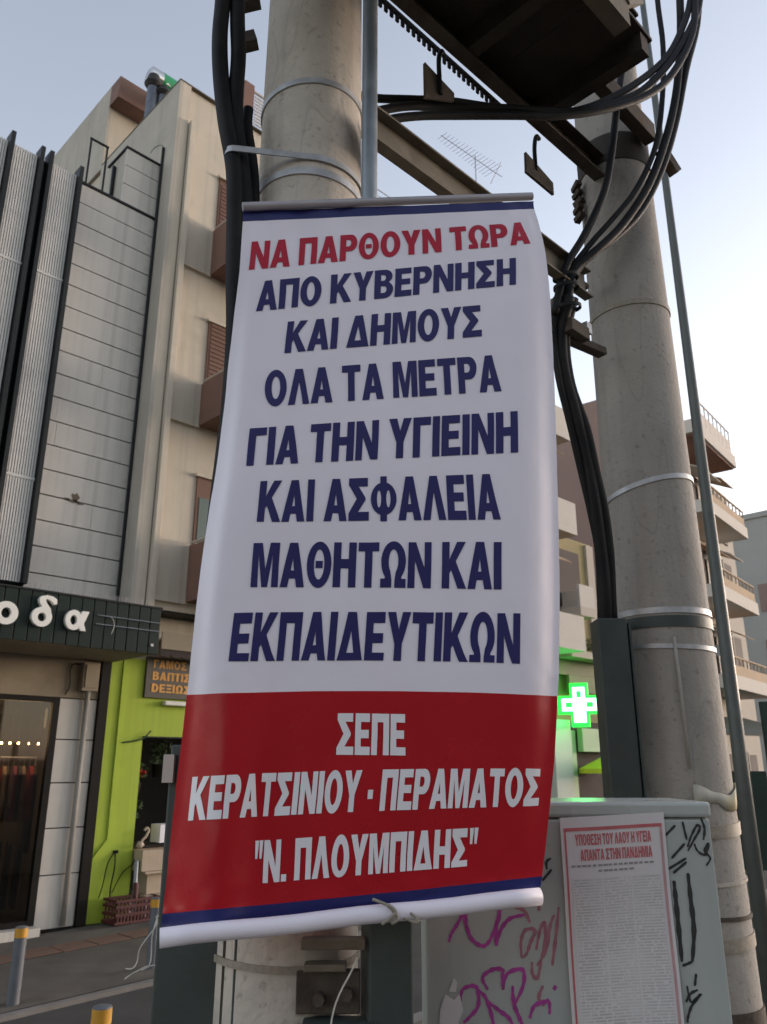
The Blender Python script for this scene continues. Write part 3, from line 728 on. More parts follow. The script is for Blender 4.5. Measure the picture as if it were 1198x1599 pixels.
# red crate with stick
t = thing('plastic_crate', (5.6, 10.1, .2), 'dark red plastic crate on the pavement by the green pier', 'crate')
cx0, cx1, cy0, cy1, cz0, cz1 = 5.27, 5.88, 9.95, 10.3, gz(5.5)+.145, gz(5.5)+.42
for z in (cz0, cz0+.09, cz0+.18, cz1-.03):
    mb = MB(); mb.box(cx0,cx1,cy0,cy0+.02,z,z+.03).box(cx0,cx1,cy1-.02,cy1,z,z+.03).box(cx0,cx0+.02,cy0+.021,cy1-.021,z,z+.03).box(cx1-.02,cx1,cy0+.021,cy1-.021,z,z+.03)
    make('rim', mb, M['redplastic'], t)
for i in range(13):
    x = cx0+.03+i*(cx1-cx0-.07)/12
    for ya, yb in ((cy0+.003,cy0+.017),(cy1-.017,cy1-.003)): bx('upright', (x,x+.018,ya,yb,cz0,cz1), M['redplastic'], t)
bx('base', (cx0+.02,cx1-.02,cy0+.02,cy1-.02,cz0+.005,cz0+.02), M['redplastic'], t)
t = thing('stand_pipe', (5.62, 10.1, .3), 'short grey and red stick standing in the dark red crate', 'stick')
make('shaft', MB().tube([(5.60,10.12,.25),(5.63,10.2,.87)], .028, 10), M['galv'], t, smooth='auto')
make('grip', MB().tube([(5.60,10.10,.40),(5.61,10.13,.62)], .032, 10), M['redplastic'], t, smooth='auto')
mb = MB(); mb.tube(cr([(5.40,YW-.02,.98),(5.30,YW-.05,.86),(5.26,YW-.05,.62),(5.22,YW-.05,.46)]), .007, 6); mb.tube(cr([(5.40,YW-.02,.98),(5.39,YW-.06,.80),(5.36,YW-.06,.55),(5.38,YW-.06,.35)]), .009, 6); mb.tube([(5.38,YW-.005,.98),(5.44,YW-.02,.98)], .02, 8)
mb.tube(cr([(5.40,YW-.03,.5),(5.52,YW-.03,.72),(5.66,YW-.03,.83),(5.70,YW-.02,.95)]), .006, 6)
t = make('wall_wires', mb, M['black']); tag(t, 'loose black wires drooping from a fitting on the lime green pier', 'wires')
t = make('wall_wires', MB().tube(cr([(5.36,YW-.01,2.33),(5.55,YW-.03,2.36),(5.66,YW-.04,2.40),(5.74,YW-.05,2.49)]), .012, 5), M['leaf']); tag(t, 'dark twig stuck across the lime green wall above the doorway', 'twig')
# bollards
def bollard(x, y, h, label):
    z = gz(x)+.13 if y > 7 else gz(x)+.13
    t = thing('bollard', (x, y, z), label, 'bollard', 'grey bollards with yellow bands')
    make('post', MB().tube([(x,y,z-.02),(x,y,z+h-.085)], .052, 20), M['bollgrey'], t, smooth='auto')
    make('band', MB().tube([(x,y,z+h-.085),(x,y,z+h-.012)], .0535, 20), M['bollyel'], t, smooth='auto')
    make('cap', MB().tube([(x,y,z+h-.012),(x,y,z+h-.004),(x,y,z+h)], [.052,.05,.038], 20), M['bollgrey'], t, smooth='auto')
bollard(3.21, 7.70, .60, 'grey bollard with yellow band on the far pavement in front of the clothes shop')
bollard(4.59, 7.86, .63, 'grey bollard with yellow band on the far pavement beside the banner edge')
bollard(2.42, 4.62, .70, 'nearest grey bollard with yellow band, low at the near kerb')

# ================================================================== MIDDLE BUILDINGS (seen beside the banner)
mid = building('balcony_building', (13.7, 10.2, 0), 'tall pale building whose balcony ends show just right of the banner', 'building')
bx('wall', (12.01, 15.4, 10.25, 20, 0, 10.9), M['farcream'], mid)
bx('penthouse_wall', (12.3, 14.8, 10.9, 16, 10.9, 14.0), M['farcream'], mid)
for z in (4.4, 7.0, 9.3):
    b = bx('balcony', (12.2, 15.35, 9.3, 10.249, z, z+.16), M['farwhite'], mid)
    bx('parapet', (12.2, 15.35, 9.3, 9.38, z+.161, z+.75), M['farwhite'], b)
    bx('parapet', (15.28, 15.35, 9.381, 10.24, z+.161, z+.75), M['farwhite'], b)
    w_ = bx('window', (12.6, 14.9, 10.2, 10.248, z+.17, z+2.3), M['brownsh'], mid)
    make('awning', MB().quad((12.4,10.2,z+2.45),(15.3,10.2,z+2.45),(15.3,9.45,z+2.0),(12.4,9.45,z+2.0)), M['farbeige'], mid, solid=.02)
low = building('pharmacy_building', (16.5, 10.2, 0), 'low olive yellow building with a cream balcony above the pharmacy', 'building')
bx('wall', (15.41, 17.45, 10.25, 19, 0, 7.35), M['yellowwall'], low)
bx('corner_pilaster', (17.15, 17.46, 10.18, 10.249, 4.4, 7.3), M['farcream'], low)
b = bx('balcony', (14.6+.82, 16.02, 9.4, 10.249, 5.22, 5.42), M['farcream'], low)
bx('parapet', (15.42, 16.02, 9.4, 9.47, 5.421, 5.92), M['farwhite'], b)
bx('parapet', (15.95, 16.02, 9.471, 10.24, 5.421, 5.92), M['farwhite'], b)
bx('balcony', (15.42, 17.5, 9.7, 10.249, 4.35, 4.5), M['farcream'], low)
bx('window', (15.7, 16.8, 10.2, 10.249, 5.6, 7.0), M['fardark'], low)
bx('band', (15.41, 17.46, 10.1, 10.249, 4.0, 4.34), M['olivegreen'], low)
bx('shop_front', (15.9, 17.4, 10.15, 10.249, .3, 3.0), M['fardark'], low)
bx('column', (14.9, 15.55, 9.95, 10.249, .3, 3.0), M['greysign'], low)
bx('door', (15.6, 15.95, 10.1, 10.149, .3, 2.8), M['greensign'], low)
t = thing('plant', (16.4, 9.9, 4.5), 'small dark plant with red flowers on the ledge above the pharmacy sign', 'plant')
mb = MB()
for i in range(5): leafcluster(mb, (15.7+i*.25, 9.85, 4.68), .17, 50, .06)
make('leaves', mb, M['leaf'], t)
mb = MB(); leafcluster(mb, (16.55, 9.75, 4.75), .14, 45, .05); make('flower', mb, M['red'], t)
# pharmacy cross, standing out from the wall across the pavement
cc = Vector((15.50, 9.66, 3.31)); pz_ = Vector((0,0,1))
px_ = Vector((.45,-.893,0)); pn_ = Vector((-.893,-.45,0))
ph = thing('pharmacy_cross', cc-Vector((0,0,.45)), 'glowing green pharmacy cross sign right of the banner', 'sign')
def cross_poly(a, b): return [(-b,-a),(b,-a),(b,-b),(a,-b),(a,b),(b,b),(b,a),(-b,a),(-b,b),(-a,b),(-a,-b),(-b,-b)]
make('housing', MB().prism(cross_poly(.46,.19), cc, px_, pz_, pn_, -.16), M['crossglow'], ph)
def sq(cx, cy, r, q): return [(cx-r,cy-q),(cx+r,cy-q),(cx+r,cy+q),(cx-r,cy+q)]
make('led_face', MB().prism(cross_poly(.37,.13), cc, px_, pz_, pn_, .03, [sq(-.22,.0,.07,.055), sq(.22,0,.07,.055), sq(0,.22,.05,.07)]), M['cross'], ph)
make('bracket', MB().beam(cc+pn_*-.08, cc+Vector((.0,.6,0))+pn_*-.08, .05, .05), M['galv'], ph)
pl = bpy.data.lights.new('cross_light', 'POINT'); pl.energy = 5; pl.color = (.05, 1, .12); pl.shadow_soft_size = .3
plo = bpy.data.objects.new('cross_light', pl); COL.objects.link(plo); plo.location = cc+pn_*.45
t = bx('sign_board', (16.0, 17.3, 9.95, 10.09, 2.35, 2.85), M['greensign'], bevel=.01); tag(t, 'pale green lit sign board below the pharmacy cross', 'sign')
t = bx('sign_board', (15.7, 17.0, 10.0, 10.09, 3.62, 4.0), M['olivegreen'], bevel=.01); tag(t, 'olive green sign board above the pharmacy cross', 'sign')
t = make('street_parasol', MB().tube([(16.3,9.4,2.35),(16.3,9.4,2.0),(16.3,9.4,1.9)], [.02,.75,.76], 10).tube([(16.3,9.4,.3),(16.3,9.4,2.3)], .03, 8), M['yellow'])
tag(t, 'yellow parasol on the far pavement below the pharmacy cross', 'parasol')
# TV antenna on the roof hidden by the banner
an = thing('tv_antenna', (14.4, 11.0, 14.0), 'thin television aerial on a mast above the banner top', 'antenna')
make('mast', MB().tube([(14.4,11.0,13.9),(14.4,11.0,17.95)], .014, 6), M['antenna'], an)
a_, b_ = Vector((13.05,11.05,17.78)), Vector((15.25,10.95,17.85))
make('boom', MB().tube([a_, b_], .010, 6), M['antenna'], an)
mb = MB()
for i in range(17):
    p = a_.lerp(b_, .02+i*.058); L_ = .17+.008*i
    mb.tube([p+Vector((0,L_,.0)), p-Vector((0,L_,0))], .005, 4)
make('elements', mb, M['antenna'], an)
make('reflector', MB().tube([b_+Vector((0,-.2,.25)), b_, b_+Vector((0,.2,-.25))], .012, 4).tube([b_+Vector((0,.2,.25)), b_, b_+Vector((0,-.2,-.25))], .012, 4), M['antenna'], an)
an = thing('tv_antenna', (11.0, 10.6, 13.09), 'small aerial tip just above the banner beside the metal conduit', 'antenna')
make('mast', MB().tube([(11.2,10.8,13.05),(11.2,10.8,14.55)], .02, 6), M['antenna'], an)
make('boom', MB().tube([(10.3,10.8,14.45),(11.4,10.8,14.45)], .014, 6).tube([(10.5,10.8,14.28),(11.3,10.8,14.34)], .01, 6), M['antenna'], an)

# ================================================================== FAR BUILDING WITH BALCONIES
d_ = Vector((.993,.117,0)); n_ = Vector((-.117,.993,0)); o_f = Vector((31.0,11.53,0))      # along facade, away from the street
def fbox(s0, s1, t0, t1, z0, z1):
    c = o_f+d_*((s0+s1)/2)+n_*((t0+t1)/2)+Vector((0,0,(z0+z1)/2))
    return MB().obox(c, d_, n_, (0,0,1), abs(s1-s0)/2, abs(t1-t0)/2, (z1-z0)/2)
far = building('far_apartment_building', (29, 13, 0), 'pink brown apartment block with stacked balconies far down the street', 'building')
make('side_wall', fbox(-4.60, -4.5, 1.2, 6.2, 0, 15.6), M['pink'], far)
make('wall', fbox(-4.49, 3.6, 1.3, 6.2, 0, 13.4), M['farcream'], far)
make('roof_slab', fbox(-4.6, 0.2, -.1, 1.9, 13.45, 13.95), M['farwhite'], far)
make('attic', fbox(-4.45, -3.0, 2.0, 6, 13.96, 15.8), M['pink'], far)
rr_ = make('roof_railing', fbox(-4.5, 0.1, -.02, .02, 14.95, 15.0), M['farwhite'], far)
for i in range(9):
    s_ = -4.45+i*.5; make('glass_panel', fbox(s_, s_+.44, -.015, .015, 14.05, 14.55), M['farwhite'], rr_); make('post', fbox(s_+.455, s_+.485, -.02, .02, 13.96, 14.949), M['railcap'], rr_)
for k, z in enumerate((10.5, 7.5, 4.5)):
    b = make('balcony', fbox(-4.5, .9 if k == 2 else .25, -.15, 1.29, z, z+.45), M['farwhite'], far)
    make('parapet', fbox(-4.45, .8 if k == 2 else .15, -.1, -.04, z+.46, z+.80), M['farbeige'], b)
    make('handrail', fbox(-4.45, .8 if k == 2 else .15, -.12, -.06, z+1.05, z+1.10), M['farbeige'], b)
    for i in range(11): make('baluster', fbox(-4.4+i*.45, -4.36+i*.45, -.11, -.07, z+.81, z+1.049), M['farbeige'], b)
    for s0, s1, dz in ((-3.6, -1.6, 1.9), (-1.5, .1, 2.1)):
        a = o_f+d_*s0+n_*.1+Vector((0,0,z+dz)); b2 = o_f+d_*s1+n_*.1+Vector((0,0,z+dz)); up_ = n_*1.1+Vector((0,0,.55))
        make('awning', MB().quad(a, b2, b2+up_, a+up_), M['farbeige'] if (k+(s0 > -2)) % 2 else M['farwhite'], far, solid=.03)
    for s0 in (-3.9, -2.2, -.9): make('curtain', fbox(s0, s0+.5, 1.18, 1.21, z+.46, z+2.2), M['farwhite'], far)
for z in (10.96, 7.96, 4.96, .4):
    for s0, s1 in ((-4.2,-2.9),(-2.4,-.6),(-.1,.9),(1.5,2.6)):
        w_ = make('window', fbox(s0, s1, 1.24, 1.299, z, z+2.1), M['fardark'], far)
        make('frame', fbox(s0-.08, s0-.001, 1.22, 1.299, z, z+2.18), M['farwhite'], w_)
make('soffit_shadow_sheet', fbox(-4.4, .1, .0, 1.29, 13.38, 13.449), M['brown'], far)  # brown sheet stands in for the shadow under the roof slab
grey = building('grey_building', (46, 17, 0), 'plain grey building at the right edge behind the balcony block', 'building')
bx('wall', (44.5, 56, 12, 24, 0, 15.2), M['fargrey'], grey)
bx('roof_parapet', (44.4, 56, 11.9, 24, 15.2, 15.5), M['fargrey'], grey)
for z in (4, 7, 10):
    bx('window', (44.46, 44.5, 15.2, 16.1, z, z+1.5), M['pink'], grey)
bx('awning_arm', (43.6, 44.4, 14.0, 14.05, 9.0, 9.05), M['fardark'], grey)
# ground level at the far right: dark awnings, a street tree and a shop row
row = building('far_shop_row', (24, 11, 0), 'dark shopfront row with green awning under the far balcony block', 'shop')
bx('wall', (17.5, 26.2, 12.4, 18, 0, 3.6), M['farcream'], row)
bx('shop_front', (17.8, 26.0, 12.3, 12.399, .3, 2.9), M['fardark'], row)
make('awning', MB().quad((23.5,10.0,2.9),(30.5,10.0,3.0),(30.5,12.2,3.7),(23.5,12.2,3.6)), M['dgreen'], row, solid=.05)
def tree(x, y, z0, h, r, label):
    t = thing('street_tree', (x, y, z0), label, 'tree', 'street trees')
    make('trunk', MB().tube(cr([(x,y,z0),(x+.05,y,z0+h*.3),(x-.05,y+.03,z0+h*.6),(x,y,z0+h*.85)]), [.11-.003*i for i in range(19)], 8), M['rust'], t, smooth=True)
    mb = MB()
    for i in range(9):
        a = random.uniform(0, 6.28); rr = r*random.uniform(.2,.75)
        leafcluster(mb, (x+rr*math.cos(a), y+rr*math.sin(a), z0+h*random.uniform(.6,1.0)), r*.55, 260, .09)
    make('crown', mb, M['leaf'], t)
tree(23.5, 7.0, gz(23.5), 3.3, 1.0, 'dark leafy street tree at the right edge behind the thin lamp post')
tree(27.5, 8.6, gz(27), 3.6, 1.1, 'second dark leafy street tree further down the right edge')

# ================================================================== POLE STRUCTURE (near)
def pole(cx, cy, r0, r1, h, m, label, bands, lean=(0,0)):
    t = thing('concrete_pole', (cx, cy, gz(cx)+.13), label, 'pole', 'concrete poles under the platform')
    pts = [(cx+lean[0]*k/20, cy+lean[1]*k/20, .05+h*k/20) for k in range(21)]
    make('shaft', MB().tube(pts, [r0+(r1-r0)*k/20 for k in range(21)], 56), m, t, smooth='auto')
    for (z, hh, mm, tilt) in bands:
        f = (z-.05)/h; r = r0+(r1-r0)*f; x, y = cx+lean[0]*f, cy+lean[1]*f
        make('band', MB().ring((x, y), r-.004, r+.006, z-hh/2, z+hh/2, tilt=tilt), mm, t, smooth='auto')
    return t
p1 = pole(1.455, 1.835, .198, .165, 6.4, M['concrete'], 'weathered concrete pole behind the banner', [
    (4.22, .022, M['strap'], (.01,-.01)), (3.845, .026, M['strap'], (-.004,.0)), (1.555, .016, M['wire'], (.0,.012)), (1.40, .014, M['wire'], (0,.0)), (1.30,.02,M['rust'],(0,0))])
p2 = pole(3.23, 1.585, .222, .152, 7.0, M['concrete2'], 'weathered concrete pole behind the loops of black cable', [
    (4.93, .16, M['darkrust'], (0,0)), (4.05, .025, M['wire'], (.01,.0)), (3.16, .022, M['strap'], (.015,-.04)), (2.61, .024, M['strap'], (0,0)), (2.565, .045, M['duct'], (0,0)), (2.47, .018, M['strap'], (0,0.01)),  # wide top band and duct-coloured band are shade put in as dark rings
    (1.78, .045, M['wire'], (.01,.0)), (1.60, .012, M['concrete'], (0.01,0)), (1.49, .014, M['rust'], (0,.01)), (1.40, .045, M['wire'], (.01,0)), (1.15,.07,M['rust'],(0,0))])
make('front_ridge', MB().tube([(3.062,1.45,2.0),(3.066,1.455,2.3),(3.07,1.46,2.50)], .007, 10), M['concrete2'], p2, smooth=True)  # narrow upright ridge in the pole's own concrete
make('buckle', MB().obox((3.365,1.435,2.47),(.711,-.703,0),(.703,.711,0),(0,0,1),.018,.02,.022), M['strap'], p2)
# strap that takes in the cables left of the first pole
def hull_strap(circs, z, h, th=.004, tilt=(0,0), n=64):
    pts = []
    for k in range(n):
        a = 2*math.pi*k/n; d = (math.cos(a), math.sin(a))
        best = max(circs, key=lambda c: c[0]*d[0]+c[1]*d[1]+c[2])
        pts.append((best[0]+d[0]*best[2], best[1]+d[1]*best[2], d))
    mb = MB(); c0 = circs[0]
    for x, y, d in pts:
        dz = tilt[0]*(x-c0[0])+tilt[1]*(y-c0[1])
        for o1, zz in ((0, -h/2),(th, -h/2),(th, h/2),(0, h/2)): mb.v.append((x+d[0]*o1, y+d[1]*o1, z+zz+dz))
    for k in range(n):
        j = (k+1) % n
        for q in range(4): mb.face([4*k+q, 4*j+q, 4*j+(q+1)%4, 4*k+(q+1)%4])
    return mb
CAB_L1 = [(1.090,1.910,4.830), (1.100,1.910,4.560), (1.100,1.910,4.390), (1.110,1.900,4.220), (1.130,1.880,4.030), (1.160,1.860,3.850), (1.170,1.850,3.660), (1.180,1.850,3.470), (1.190,1.840,3.250), (1.190,1.840,3.000), (1.180,1.850,2.720), (1.170,1.860,2.390), (1.170,1.870,2.160), (1.170,1.870,2.000)]
CAB_L2 = [(1.140,1.900,4.860), (1.150,1.890,4.520), (1.160,1.880,4.330), (1.160,1.880,4.160), (1.170,1.880,4.030), (1.190,1.860,3.870), (1.210,1.850,3.680), (1.210,1.850,3.490), (1.220,1.840,3.260), (1.220,1.840,3.010), (1.210,1.860,2.730), (1.210,1.870,2.400), (1.200,1.880,2.160), (1.200,1.880,2.000)]
CAB_L3 = [(1.220,1.890,4.150), (1.220,1.890,4.070), (1.240,1.870,3.900), (1.250,1.860,3.710), (1.260,1.850,3.440), (1.260,1.850,3.020)]
CAB_A1 = [(1.600,1.820,4.440), (1.720,1.780,4.470), (1.850,1.730,4.520), (2.000,1.650,4.560), (2.180,1.560,4.590), (2.370,1.440,4.620), (2.520,1.380,4.680), (2.670,1.300,4.790), (2.830,1.220,4.950), (2.980,1.150,5.140), (3.100,1.110,5.360), (3.210,1.080,5.630), (3.320,1.050,6.090)]
CAB_A2 = [(1.600,1.800,4.290), (1.720,1.770,4.400), (1.850,1.720,4.480), (2.010,1.660,4.540), (2.240,1.510,4.590), (2.450,1.400,4.630), (2.630,1.310,4.730), (2.820,1.220,4.880), (2.980,1.140,5.100), (3.130,1.080,5.370), (3.250,1.050,5.640), (3.350,1.040,6.120)]
CAB_A3 = [(1.590,1.770,4.190), (1.720,1.740,4.330), (1.850,1.690,4.410), (2.030,1.610,4.480), (2.230,1.500,4.540), (2.430,1.390,4.600), (2.630,1.280,4.700), (2.820,1.190,4.840), (2.970,1.130,5.020), (3.110,1.070,5.300), (3.210,1.060,5.600), (3.300,1.060,6.090)]
CAB_B1 = [(3.290,1.130,6.140), (3.250,1.150,5.640), (3.220,1.170,5.380), (3.170,1.200,5.090), (3.100,1.250,4.810), (3.010,1.320,4.540), (2.900,1.410,4.320), (2.790,1.490,4.170), (2.710,1.560,4.060), (2.660,1.580,3.870)]
CAB_B2 = [(3.380,1.080,6.180), (3.350,1.100,5.680), (3.260,1.170,5.290), (3.180,1.220,4.960), (3.100,1.280,4.680), (3.000,1.360,4.430), (2.890,1.450,4.270), (2.790,1.530,4.160), (2.720,1.580,4.030), (2.680,1.590,3.850)]
CAB_B3 = [(3.190,1.210,6.120), (3.160,1.220,5.710), (3.150,1.220,5.400), (3.110,1.240,5.070), (3.050,1.280,4.760), (2.960,1.360,4.510), (2.860,1.440,4.340), (2.780,1.510,4.210), (2.690,1.580,4.040), (2.640,1.610,3.840)]
CAB_C = [(3.060,1.280,6.060), (3.000,1.320,5.580), (2.960,1.350,5.240), (2.910,1.380,4.960), (2.870,1.410,4.690), (2.820,1.440,4.470), (2.740,1.510,4.240), (2.660,1.570,4.060), (2.610,1.610,3.830)]
CAB_D1 = [(2.670,1.570,3.920), (2.670,1.620,3.770), (2.700,1.640,3.600), (2.750,1.630,3.410), (2.800,1.630,3.250), (2.840,1.630,3.060), (2.880,1.640,2.850), (2.900,1.650,2.670), (2.930,1.680,2.490)]
CAB_D2 = [(2.620,1.600,3.910), (2.640,1.640,3.760), (2.670,1.650,3.570), (2.730,1.650,3.380), (2.790,1.650,3.180), (2.840,1.650,3.010), (2.890,1.660,2.830), (2.910,1.690,2.490)]
CAB_D3 = [(2.710,1.570,3.930), (2.700,1.620,3.750), (2.730,1.630,3.550), (2.790,1.610,3.360), (2.840,1.610,3.170), (2.880,1.610,3.010), (2.910,1.620,2.830), (2.930,1.640,2.650), (2.960,1.660,2.490)]
CAB_S1 = [(0.990,1.690,1.700), (0.990,1.690,1.680), (0.970,1.710,1.640), (0.970,1.720,1.610), (0.960,1.720,1.600), (0.950,1.730,1.600)]
CAB_S2 = [(1.000,1.700,1.700), (0.990,1.700,1.660), (0.990,1.700,1.610), (0.980,1.710,1.600), (0.960,1.720,1.590), (0.950,1.730,1.580)]
CAB_S3 = [(1.040,1.820,1.570), (1.050,1.800,1.580), (1.060,1.800,1.580)]
CAB_T1 = [(1.380,1.430,1.720), (1.400,1.410,1.710), (1.410,1.400,1.700), (1.420,1.390,1.680), (1.410,1.400,1.670)]
CAB_T2 = [(1.390,1.410,1.670), (1.410,1.390,1.690), (1.410,1.390,1.700), (1.400,1.400,1.710)]
CAB_T3 = [(1.430,1.400,1.690), (1.440,1.390,1.680), (1.460,1.370,1.670), (1.460,1.370,1.680), (1.450,1.380,1.690)]
CAB_T4 = [(1.400,1.500,1.590), (1.390,1.510,1.560), (1.370,1.530,1.510), (1.360,1.540,1.460), (1.360,1.540,1.410)]
CAB_roll = [(0.990,1.670,1.660), (1.740,1.230,1.710)]
CAB_toprod = [(1.060,1.640,3.520), (1.830,1.180,3.730)]
CAB_W = [(1.420,1.550,3.790), (1.460,1.510,3.820)]

def cab(name, pts, r, m, label=None, cat='cable', group=None, n=12):
    o = make(name, MB().tube(cr(pts, 5), r, n), m, smooth=True); return tag(o, label, cat, group)
cab('power_cable', CAB_L1, .0275, M['cable'], 'thick black cable outermost on the left of the banner pole', group='thick cables beside the banner pole')
cab('power_cable', CAB_L2, .0265, M['cable'], 'thick black cable bulging next to the banner pole, inner of the two', group='thick cables beside the banner pole')
cab('power_cable', CAB_L3, .018, M['cable'], 'thinner black cable tucked against the banner pole left side', group='thick cables beside the banner pole')
pz = CAB_L1[5]
st = make('cable_strap', hull_strap([(1.455,1.835,.183), (CAB_L1[5][0],CAB_L1[5][1],.030), (CAB_L2[5][0],CAB_L2[5][1],.030)], 3.90, .022, tilt=(0,.0)), M['strap'], p1, smooth='auto')
labs = ['upper cable crossing between the poles', 'middle cable crossing between the poles', 'lowest cable crossing between the poles']
for k, (c, r) in enumerate(((CAB_A1,.016),(CAB_A2,.017),(CAB_A3,.017))):
    cab('black_cable', c, r, M['cable'], labs[k]+', looping up at the right', group='cables crossing between the poles')
for k, (c, r) in enumerate(((CAB_B1,.019),(CAB_B2,.019),(CAB_B3,.013))):
    cab('black_cable', c, r, M['cable'], ['inner thick cable of the big loop in front of the right pole', 'outermost thick cable of the big loop right of the poles', 'thin cable of the loop in front of the right pole'][k], group='cables looping down to the bracket')
cab('black_cable', CAB_C, .017, M['cable'], 'straight hanging cable left of the loop, crossing the right pole top', group='cables looping down to the bracket')
for k, (c, r) in enumerate(((CAB_D1,.026),(CAB_D2,.015),(CAB_D3,.020))):
    cab('black_cable', c, r, M['cable'], ['thickest cable dropping from the bracket into the right duct', 'thin left cable dropping from the bracket into the right duct', 'right cable dropping from the bracket into the right duct'][k], group='cables dropping into the right duct')
# galvanised conduit up the first pole
t = make('steel_conduit', MB().tube([(1.455,1.535,1.9),(1.455,1.535,5.6)], .026, 18), M['galv'], smooth=True)
tag(t, 'straight grey steel conduit standing against the banner pole right side', 'conduit')
t = make('pole_clamp', MB().box(1.50,1.56,1.49,1.53,4.83,4.93).tube([(1.49,1.51,4.86),(1.60,1.42,4.88)], .012, 8), M['rust'], p1)
for z in (4.80, 4.60):
    make('clamp_bolt', MB().beam((1.30,1.99,z),(1.255,2.035,z-.02),.05,.05), M['rust'], p1)
# platform between the poles
pf = thing('steel_platform', (2.2, 1.4, 4.76), 'dark rusty steel platform overhead between the two concrete poles', 'platform')
def channel(a, b, hgt, wid, t_=.008, flip=1):
    mb = MB(); a, b = Vector(a), Vector(b); d = (b-a).normalized(); s_ = Vector((d.y,-d.x,0)).normalized()*flip
    mb.beam(a, b, t_, hgt); 
    for zz in (-hgt/2+t_/2, hgt/2-t_/2): mb.beam(a+s_*wid/2+Vector((0,0,zz)), b+s_*wid/2+Vector((0,0,zz)), wid-.0005-t_, t_-.0004)
    return mb
make('side_beam', channel((-.2,1.64,4.83),(3.06,1.60,4.83), .13, .06), M['rust'], pf)
make('side_beam', channel((-.2,1.045,4.80),(2.36,1.03,4.80), .13, .07, flip=-1), M['olive'], pf)
for i in range(8):
    x = -.1+i*.3385; bx('deck_plate', (x, x+.3355, 1.05, 1.60, 4.87, 4.885), M['darkrust'], pf)
for x in (.6, 1.35, 2.05, 2.55): make('cross_beam', MB().beam((x,1.06,4.82),(x,1.60,4.82),.06,.09), M['darkrust'], pf)
mb = MB()
for i in range(84):
    x = -.2+i*.031; mb.box(x, x+.015, 1.668, 1.676, 4.775, 4.81)
mb.box(-.2, 2.42, 1.667, 1.679, 4.8101, 4.83)
make('serrated_edge', mb, M['darkrust'], pf, kind='stuff')
# pole head frame round the second pole
bx('head_frame', (2.62, 3.22, 1.34, 1.40, 4.95, 5.05), M['rust'], pf, bevel=.004)
bx('head_plate', (2.30, 2.62, 1.10, 1.6, 5.06, 5.075), M['darkrust'], pf)
bx('upper_box', (.2, 2.05, .80, 1.0, 5.05, 5.6), M['darkrust'], pf, bevel=.01)
make('upper_strut', MB().beam((2.34,1.04,4.86),(2.62,1.10,5.15),.05,.05), M['olive'], pf)
make('side_bracket', MB().beam((3.30,1.36,4.96),(3.40,1.34,4.86),.05,.05), M['rust'], pf)
mb = MB()
for i in range(5): mb.beam((3.04+.010*(i%3), 1.68, 4.80-i*.045),(3.07, 1.73, 4.785-i*.045), .03, .03)
make('anchor_bolts', mb, M['rust'], pf, kind='stuff')
# lower brace
br = thing('cross_brace', (2.3, 1.62, 4.05), 'brown weathered steel brace behind the banner top joining both poles', 'beam')
make('beam', channel((1.50,1.60,4.07),(2.86,1.60,4.07), .14, .045), M['olive'], br)
make('pipe_rail', MB().tube([(1.60,1.66,4.155),(2.98,1.66,4.155)], .018, 8), M['olive'], br)
# bracket holding the cable bundle
bk = thing('cable_bracket', (2.85, 1.5, 3.75), 'rusty arm on the right pole carrying the bundle of black cables', 'bracket')
make('arm', MB().beam((2.60,1.66,3.78),(2.97,1.60,3.78),.05,.035), M['rust'], bk, bevel=.003)
make('clamp', MB().box(2.66,2.80,1.56,1.60,3.76,3.82), M['rust'], bk, bevel=.003)
make('strap', MB().box(2.80,2.84,1.57,1.60,3.81,3.86), M['strap'], bk)
make('insulator', MB().tube([(2.70,1.66,3.83),(2.70,1.66,3.86),(2.70,1.66,3.93),(2.70,1.66,3.96)], [.025,.04,.04,.02], 12), M['olive'], bk, smooth='auto')

bk_c = Vector(CAB_D1[0])*.5+Vector(CAB_D2[0])*.25+Vector(CAB_D3[0])*.25
for dz in (-.05, .05, .10):
    c_ = bk_c+Vector((0, 0, dz)); make('cable_tie', MB().ring((c_.x, c_.y), .050, .056, c_.z-.008, c_.z+.008, n=24, tilt=(.01, .004)), M['cable'], bk, smooth='auto')
# hanging plates
def plate(pts, hook, label):
    c = [Vector(p) for p in pts]; t = thing('hanging_plate', c[0], label, 'plate', 'flat plates hanging under the platform')
    make('plate', MB().quad(*c), M['rust'], t, solid=.012)
    make('hook', MB().tube(cr(hook), .010, 8), M['cable'], t, smooth=True)
plate([(1.83,1.62,4.61),(1.83,1.62,4.44),(1.99,1.61,4.525),(1.99,1.61,4.565)], [(1.97,1.64,4.76),(1.93,1.62,4.74),(1.90,1.61,4.66),(1.905,1.61,4.50)], 'dark triangular plate hanging by a hook left of the platform beam')
plate([(2.49,1.62,4.60),(2.485,1.62,4.49),(2.68,1.61,4.475),(2.68,1.61,4.54)], [(2.62,1.63,4.76),(2.58,1.62,4.74),(2.56,1.62,4.66),(2.56,1.62,4.54)], 'dark plate hanging by a hook near the right pole above the banner corner')
